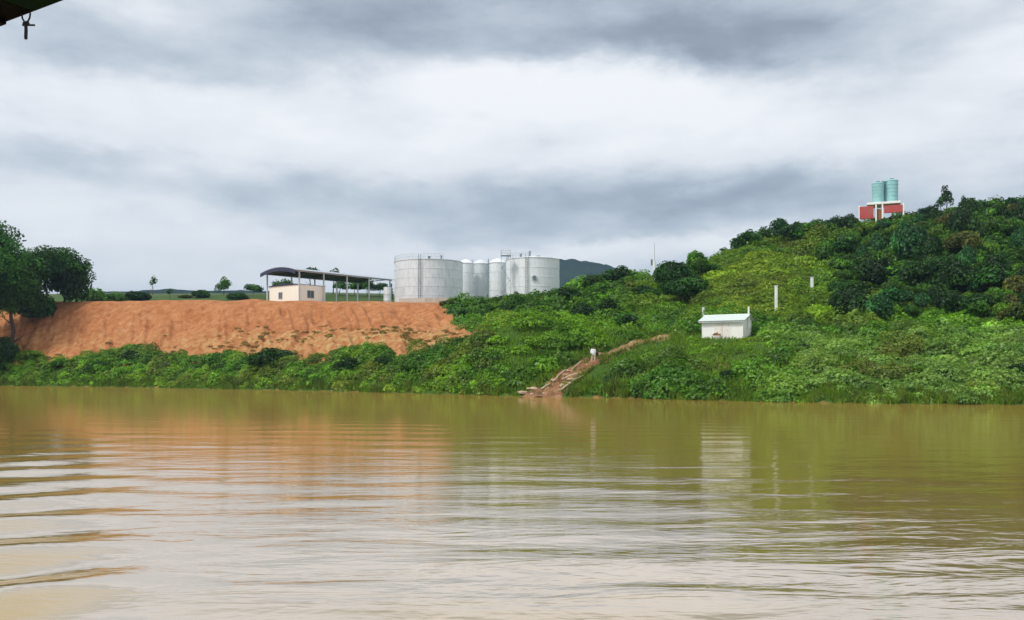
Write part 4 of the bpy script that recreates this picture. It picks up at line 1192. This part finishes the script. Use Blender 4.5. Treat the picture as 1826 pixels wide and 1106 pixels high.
tag(MB().box(-.45, -.15, 0, .45, .15, .2, .03).bar((-.3, 0, .2), (.15, 0, .3), .08, 10).build('rusty_trough', M['rust'], None, loc=SHED_P+Matrix.Rotation(R(-33), 4, 'Z')@Vector((-.5, -Dp/2-.5, .12))),
    'rusty brown trough lying against the front of the white shed', 'trough')

# ------------------------------------------------------------------ white posts
def post(px, pyb, pyt, wpx, D, label, arm=False):
    z = zz(D, pyb); h = zz(D, pyt)-z; r = wpx/F*D/2
    o = empty('marker_post', xyz(px, D, z)); tag(o, label, 'post', 'white posts on the hillside')
    MB().box(-r, -r, -1.6, r, r, h, r*.25).build('shaft', M['white_post'], o)
    MB().box(-r*1.2, -r*1.2, h+.003, r*1.2, r*1.2, h+.07).build('cap', M['white_post'], o)
    return o
post(1384, 547, 510, 4.6, D_on(1384, 552)-3.0, 'tall white post on the slope to the right above the white shed')
post(1448, 508, 495, 4.6, D_on(1448, 512)-3.0, 'short white post highest on the hillside, in front of dark bushes')
post(1254, 566, 549, 3.6, D_on(1254, 572)-3.0, 'thin whitish post just behind the left end of the white shed')
# slim mast on the ridge
D = 151
z = zz(D, 492); o = empty('ridge_mast', xyz(1167, D, z)); tag(o, 'tall white mast with a thin antenna on the ridge left of the pointed tree', 'mast')
h = zz(D, 466)-z
MB().bar((0, 0, -2.5), (0, 0, h), .27, 10, .24).build('pole', M['white_post'], o)
MB().bar((0, 0, h), (0, 0, zz(D, 433)-z), .08, 8, .04).build('antenna', M['steel_grey'], o)
MB().box(-.6, -.12, h*.72, -.32, .12, h*.72+1.0).build('equipment_box', M['steel_dark'], o)

# ------------------------------------------------------------------ turquoise water tanks on a red and white base
D = 172.0; zb = zz(D, 392)
tw = empty('tank_stand', xyz(1572, D, zb), -math.atan((1572-CX)/F)); tag(tw, 'red and white stand on the hilltop carrying two turquoise water tanks', 'stand')
def pxw(a): return a/F*D
b = MB()
MB().box(pxw(-24), -2.2, pxw(24.5), pxw(31), 2.2, pxw(28.5), .05).build('platform', M['white'], tw)
for i, (a, c, z0_, z1_) in enumerate([(-36, -13, 0, 22), (4, 34, 8, 21)]):
    MB().box(pxw(a), -2.35, pxw(z0_), pxw(c), -2.05, pxw(z1_), .04).build('panel', M['red'], tw)
MB().box(pxw(-11), -1.7, pxw(-8), pxw(2), -1.5, pxw(17), .03).build('panel', M['rust'], tw)
for a in (-36.5, -9, 1.5, 35.5):
    for y in (-2.1, 2.1):
        MB().box(pxw(a)-.14, y-.14, -2.5, pxw(a)+.14, y+.14, pxw(24), .02).build('leg', M['white'], tw)
def poly_tank(px, wtop, wbot, pyb, pyt, y, label):
    h = zz(D, pyt)-zz(D, pyb); rt, rb = pxw(wtop)/2, pxw(wbot)/2
    o = empty('water_tank', xyz(px, D+y, zb+pxw(29)+.003)); tag(o, label, 'water tank', 'turquoise water tanks')
    prof = [(0, 0), (rb, 0)]
    for i in range(6):
        t0, t1 = i/6, (i+1)/6; ra, rc = rb+(rt-rb)*t0, rb+(rt-rb)*t1
        prof += [(ra, h*.92*t0+.02), (rc*.985, h*.92*t1-.10), (rc*1.03, h*.92*t1-.06), (rc*1.03, h*.92*t1)]
    prof += [(rt*.92, h*.955), (rt*.45, h*.985), (rt*.3, h)]
    MB().lathe(prof+[(0, h)], 40).build('shell', M['teal'], o, True)
    MB().bar((0, 0, h), (0, 0, h+.12), rt*.32, 20).build('lid', M['teal_dark'], o)
poly_tank(1565.5, 21, 18, 363, 325, 0, 'left of the two turquoise water tanks, slightly shorter')
poly_tank(1590, 22, 20.5, 363, 320, 0, 'right of the two turquoise water tanks, slightly taller')
b = MB(); p = xyz(1577.5, D-.3, zb+pxw(29))  # dark bar and crosspiece standing in for the shaded gap between the tanks
b.bar(p, p+Vector((0, 0, pxw(38))), .16, 8); b.bar(p+Vector((-.6, 0, pxw(38))), p+Vector((.6, 0, pxw(38))), .12, 8)
tag(b.build('gap_shade_bar', M['teal_dark']), 'dark vertical bar standing in for the shaded gap between the two turquoise water tanks', 'pipe')

# ------------------------------------------------------------------ landing path
def path_pt(s, t, lift=.10):
    n_ = len(PL)-1
    i = min(n_-1, int(s*n_)); f_ = s*n_-i
    lx = PL[i][0]*(1-f_)+PL[i+1][0]*f_; ly = PL[i][1]*(1-f_)+PL[i+1][1]*f_
    rx = PRr[i][0]*(1-f_)+PRr[i+1][0]*f_; ry = PRr[i][1]*(1-f_)+PRr[i+1][1]*f_
    return lx+(rx-lx)*t, ly+(ry-ly)*t
NS, NTt = 90, 14
Vp, up = [], []
for i in range(NS):
    for j in range(NTt):
        s_, t_ = i/(NS-1), j/(NTt-1)
        px_, py_ = path_pt(s_, t_)
        D_ = D_on(px_, min(py_, 711)) if py_ < 708 else float(rowD(px_, 1))-(py_-708)*.25
        p = xyz(px_, D_)
        edge = min(1, min(t_, 1-t_)*6)
        bump_ = float(fbm(np.array(p.x/.9), np.array(p.y/.9), 401, 4))
        p.z = float(rough_z(px_, D_)) + .02 + edge*(.16 + bump_*.38) - (1-edge)*.25
        Vp.append(p); up.append(min(1, max(0, (s_-.45)*3)))
ii = np.arange(NS*NTt).reshape(NS, NTt)
me = np_mesh('path', np.array([tuple(v) for v in Vp]), np.stack([ii[:-1, :-1].ravel(), ii[:-1, 1:].ravel(), ii[1:, 1:].ravel(), ii[1:, :-1].ravel()], 1), True)
add_attr(me, 'up', up)
tag(link('path', me, M['path']), kind='structure')

def rock_mesh(seed, sq=(1, 1, .6)):
    bm = bmesh.new(); bmesh.ops.create_icosphere(bm, subdivisions=2, radius=1)
    rd_ = random.Random(seed); o = [rd_.uniform(0, 50) for _ in range(3)]
    for v in bm.verts:
        k = 1+.35*float(fbm(np.array(v.co.x*1.5+o[0]), np.array(v.co.y*1.5+v.co.z+o[1]), seed, 3))*1.6
        v.co = Vector((v.co.x*k*sq[0], v.co.y*k*sq[1], v.co.z*k*sq[2]))
    me = bpy.data.meshes.new('rock'); bm.to_mesh(me); bm.free(); me.materials.append(M['stone']); return me
ROCKS = [rock_mesh(i, sq) for i, sq in enumerate([(1.5, .8, .5), (1, 1, .6), (1.3, .9, .45), (.9, .7, .7)])]
rocks = [(934, 703, 13, 0, 'long pale flat rock at the water on the left foot of the landing'), (952, 696, 11, 1, 'rounded pale rock just above the flat one at the landing'),
    (972, 704, 8, 2, 'small rock at the waterline in the middle of the landing'), (948, 706, 7, 3, 'small rock in the water below the landing\'s pale rocks'),
    (1003, 690, 11, 0, 'pale rock on the right side of the landing near the driftwood'), (1018, 680, 12, 2, 'large flat pale rock half way up the right side of the landing'),
    (985, 680, 7, 1, 'brown stone in the middle of the earth slope'), (1035, 668, 8, 3, 'stone on the right of the earth slope below the person'), (1012, 664, 6, 1, 'small stone on the left edge of the earth slope'),
    (1140, 617, 7, 0, 'pale stone at the lower end of the light kerb beside the upper path'), (1163, 611, 7, 2, 'pale stone in the middle of the light row beside the upper path'), (1186, 604, 7, 0, 'pale stone at the upper end of the path near the shed')]
for (px_, py_, wd, k, lb) in rocks:
    D_ = D_on(px_, min(py_, 706)); o = link('rock', ROCKS[k]); s_ = wd/F*D_*.62
    o.location = xyz(px_, D_, dz=.12); o.scale = (s_, s_, s_*.9); o.rotation_euler = (0, .1, px_*.7)
    tag(o, lb, 'rock', 'rocks on the landing path')
def log(a, c, r, label, mat='log'):
    A, B = xyz_on(*a, dz=.30), xyz_on(*c, dz=.35)
    b = MB(); mid = (A+B)/2+Vector((0, 0, .05)); b.bar(A, mid, r, 8, r*.9); b.bar(mid-(B-A)*.01, B, r*.9, 8, r*.7)
    k = (A+B)/2; b.bar(k, k+Vector((.25, -.1, .25)), r*.4, 6, r*.25)
    tag(b.build('driftwood', M[mat]), label, 'driftwood', 'bleached branches on the landing')
log((1000, 702), (1018, 689), .11, 'thick bleached branch low on the right edge of the landing slope')
log((1012, 690), (1040, 676), .07, 'long thin branch half way up the right edge of the landing slope')
log((966, 699), (982, 690), .09, 'short bleached branch low in the middle of the landing slope')
log((986, 686), (1008, 666), .07, 'bleached branch lying up the left side of the landing slope')
log((1002, 682), (1030, 672), .08, 'pale branch lying across the middle of the landing slope')
log((1020, 664), (1036, 650), .06, 'thin pale stick on the slope just below the person')
log((940, 699), (958, 701), .09, 'pale branch resting on the rocks at the water')

# ------------------------------------------------------------------ person in white
P_PX, P_PY = 1058, 652
Dq = D_on(P_PX, P_PY); pr = empty('person', xyz(P_PX, Dq, dz=.22), R(25))
pr.scale = (1.08, 1.08, 1.08); tag(pr, 'person in a loose white shirt and pale trousers walking on the earth path', 'person')
def skin_body(name, pts, edges, mat, parent, sub=2):
    me = bpy.data.meshes.new(name); me.from_pydata([p[0] for p in pts], edges, []); me.update()
    o = link(name, me, mat, parent)
    bpy.context.view_layer.objects.active = o
    md = o.modifiers.new('skin', 'SKIN')
    if not me.skin_vertices: me.skin_vertices.new()
    sv_ = me.skin_vertices[0].data
    for i, p in enumerate(pts):
        sv_[i].radius = p[1]; sv_[i].use_root = (i == 0)
    s2 = o.modifiers.new('sub', 'SUBSURF'); s2.levels = sub; s2.render_levels = sub
    dg = bpy.context.evaluated_depsgraph_get(); ev = o.evaluated_get(dg)
    m2 = bpy.data.meshes.new_from_object(ev)
    o.modifiers.clear(); o.data = m2
    for p in m2.polygons: p.use_smooth = True
    if not m2.materials: m2.materials.append(mat)
    return o
body = [((0, 0, .93), (.14, .11)), ((0, .0, 1.12), (.13, .10)), ((0, .02, 1.36), (.16, .11)), ((0, .01, 1.50), (.055, .055)), ((0, -.01, 1.56), (.06, .07)), ((0, -.02, 1.66), (.085, .10)), ((0, -.02, 1.75), (.05, .06)),
        ((.19, .02, 1.40), (.065, .06)), ((.27, .03, 1.14), (.045, .045)), ((.30, -.04, .90), (.035, .03)), ((.30, -.06, .80), (.035, .02)),
        ((-.19, .02, 1.40), (.065, .06)), ((-.26, .0, 1.14), (.045, .045)), ((-.27, -.10, .92), (.035, .03)), ((-.27, -.13, .83), (.035, .02)),
        ((.10, 0, .86), (.095, .10)), ((.11, -.12, .48), (.065, .07)), ((.11, -.06, .08), (.045, .05)), ((.11, -.18, .04), (.04, .03)),
        ((-.10, 0, .86), (.095, .10)), ((-.11, .02, .48), (.065, .07)), ((-.11, .14, .10), (.045, .05)), ((-.11, .03, .04), (.04, .03))]
be = [(0, 1), (1, 2), (2, 3), (3, 4), (4, 5), (5, 6), (2, 7), (7, 8), (8, 9), (9, 10), (2, 11), (11, 12), (12, 13), (13, 14), (0, 15), (15, 16), (16, 17), (17, 18), (0, 19), (19, 20), (20, 21), (21, 22)]
skin_body('body', body, be, M['skin'], pr)
shirt = [((0, 0, .80), (.29, .22)), ((0, 0, 1.08), (.26, .19)), ((0, .02, 1.34), (.24, .16)), ((0, .01, 1.47), (.09, .08)),
         ((.20, .02, 1.39), (.09, .085)), ((.275, .03, 1.14), (.072, .07)), ((.30, -.01, .99), (.066, .062)), ((-.20, .02, 1.39), (.09, .085)), ((-.265, .0, 1.14), (.072, .07)), ((-.275, -.05, 1.00), (.066, .062))]
skin_body('shirt', shirt, [(0, 1), (1, 2), (2, 3), (2, 4), (4, 5), (5, 6), (2, 7), (7, 8), (8, 9)], M['shirt'], pr)
tro = [((0, 0, .90), (.17, .14)), ((.105, -.01, .80), (.125, .125)), ((.115, -.12, .48), (.095, .10)), ((.115, -.07, .14), (.08, .085)), ((-.105, -.0, .80), (.125, .125)), ((-.115, .02, .48), (.095, .10)), ((-.115, .13, .15), (.08, .085))]
skin_body('trousers', tro, [(0, 1), (1, 2), (2, 3), (0, 4), (4, 5), (5, 6)], M['trouser'], pr)
bm = bmesh.new(); bmesh.ops.create_uvsphere(bm, u_segments=16, v_segments=10, radius=1)
for v in bm.verts: v.co = Vector((v.co.x*.105, v.co.y*.125+.01, max(v.co.z, -.35)*.12+1.70))
me = bpy.data.meshes.new('hair'); bm.to_mesh(me); bm.free(); link('hair', me, M['hair'], pr)
# five fingers on each hand
for sx, base in ((1, Vector((.30, -.06, .80))), (-1, Vector((-.27, -.13, .83)))):
    for k in range(5):
        if k < 4:
            a = base+Vector((0, -.03+k*.02, -.03)); m_ = a+Vector((-.005*sx, 0, -.045-.006*(1.5-abs(k-1.5)))); e = m_+Vector((-.02*sx, 0, -.03))
        else: a = base+Vector((-.01*sx, -.03, .0)); m_ = a+Vector((-.015*sx, -.025, -.03)); e = m_+Vector((-.01*sx, -.005, -.025))
        MB().bar(a, m_, .010, 6, .009).bar(m_, e, .009, 6, .007).build('finger', M['skin'], pr)
wp = pr.matrix_basis @ Vector((.42, -.02, 1.02))
b = MB(); b.lathe([(0, -.24), (.12, -.22), (.18, -.05), (.15, .12), (.05, .20), (.035, .26), (0, .27)], 16); b.bar((-.05, 0, .22), (-.10, -.03, -.2+.3), .015, 6)
tag(b.build('cloth_bundle', M['dark_bag'], None, True, wp), 'small dark bundle held at the side of the person in white', 'bundle')

# ------------------------------------------------------------------ boat canopy overhead (top left corner)
hc = .9
A = Vector((-1.346, 2.33)); B = Vector((-1.09, 2.17)); d = (B-A).normalized(); nin = Vector((d.y, -d.x)); nin = nin if nin.y < 0 else -nin
def P3(s, t, z): p = A + d*s + nin*t; return Vector((p.x, p.y, H0+z))
cn_ = empty('boat_canopy', (A.x, A.y, H0+hc)); tag(cn_, 'dark boat canopy edge overhead in the top left corner', 'canopy')
inv = cn_.location
def slab(name, s0, s1, t0, t1, z0, z1, mat):
    b = MB(); q = [P3(s, t, z)-inv for z in (z0, z1) for (s, t) in ((s0, t0), (s1, t0), (s1, t1), (s0, t1))]
    vs = [b.bm.verts.new(v) for v in q]
    for f in ((0, 1, 2, 3), (4, 7, 6, 5), (0, 4, 5, 1), (1, 5, 6, 2), (2, 6, 7, 3), (3, 7, 4, 0)): b.bm.faces.new([vs[i] for i in f])
    return b.build(name, mat, cn_)
slab('board', -1.6, .16, .002, 1.2, hc, hc+.02, M['canopy'])
slab('cloth_edge', .163, 2.4, .002, 1.2, hc, hc+.015, M['canopy_green'])
slab('edge_beam', -1.6, .05, .01, .05, hc-.012, hc-.002, M['canopy'])
b = MB(); p = P3(-.45, .06, hc)-inv; b.bar(p, Vector((p.x, p.y, -H0-hc+.1)), .035, 10); b.build('post', M['canopy'], cn_)
# knotted rope with a cross-piece hanging from its edge
def ray(px, py, D): return Vector(((px-CX)/F*D, D, H0+(HY-py)/F*D))
Dk = 2.26
kn = empty('rope_knot', ray(46, 44, Dk)); tag(kn, 'dark knotted rope end hanging from the boat canopy edge', 'rope')
def rb(name, pts, r):
    b = MB()
    for (p, q) in zip(pts, pts[1:]): b.bar(ray(*p, Dk)-kn.location, ray(*q, Dk)-kn.location, r, 8)
    for p in pts: 
        m_ = Matrix.Translation(ray(*p, Dk)-kn.location); bmesh.ops.create_uvsphere(b.bm, u_segments=8, v_segments=6, radius=r, matrix=m_)
    return b.build(name, M['rope'], kn, True)
rb('loop', [(39, 26), (40, 33), (44, 40), (50, 38), (53, 32), (54, 24)], .0022)
rb('cross_piece', [(41, 45), (52, 45), (61, 45)], .0026)
rb('tail', [(46, 42), (46.5, 55), (46, 68)], .0042)
rb('knot', [(43, 42), (47, 44), (50, 42)], .0042)

# ------------------------------------------------------------------ moist air
b = MB(); b.box(-3500, -600, -2.7, 3500, 6200, 420)
m = bpy.data.materials.new('moist_air'); m.use_nodes = True; t = NT(m.node_tree); t.n.clear()
v = t.node('ShaderNodeVolumePrincipled'); v.inputs['Color'].default_value = (.50, .74, 1.0, 1); v.inputs['Density'].default_value = .00016
v.inputs['Anisotropy'].default_value = 0.2
o = t.node('ShaderNodeOutputMaterial'); t.l.new(v.outputs[0], o.inputs['Volume'])
if True:
    tag(b.build('haze', m), kind='stuff')
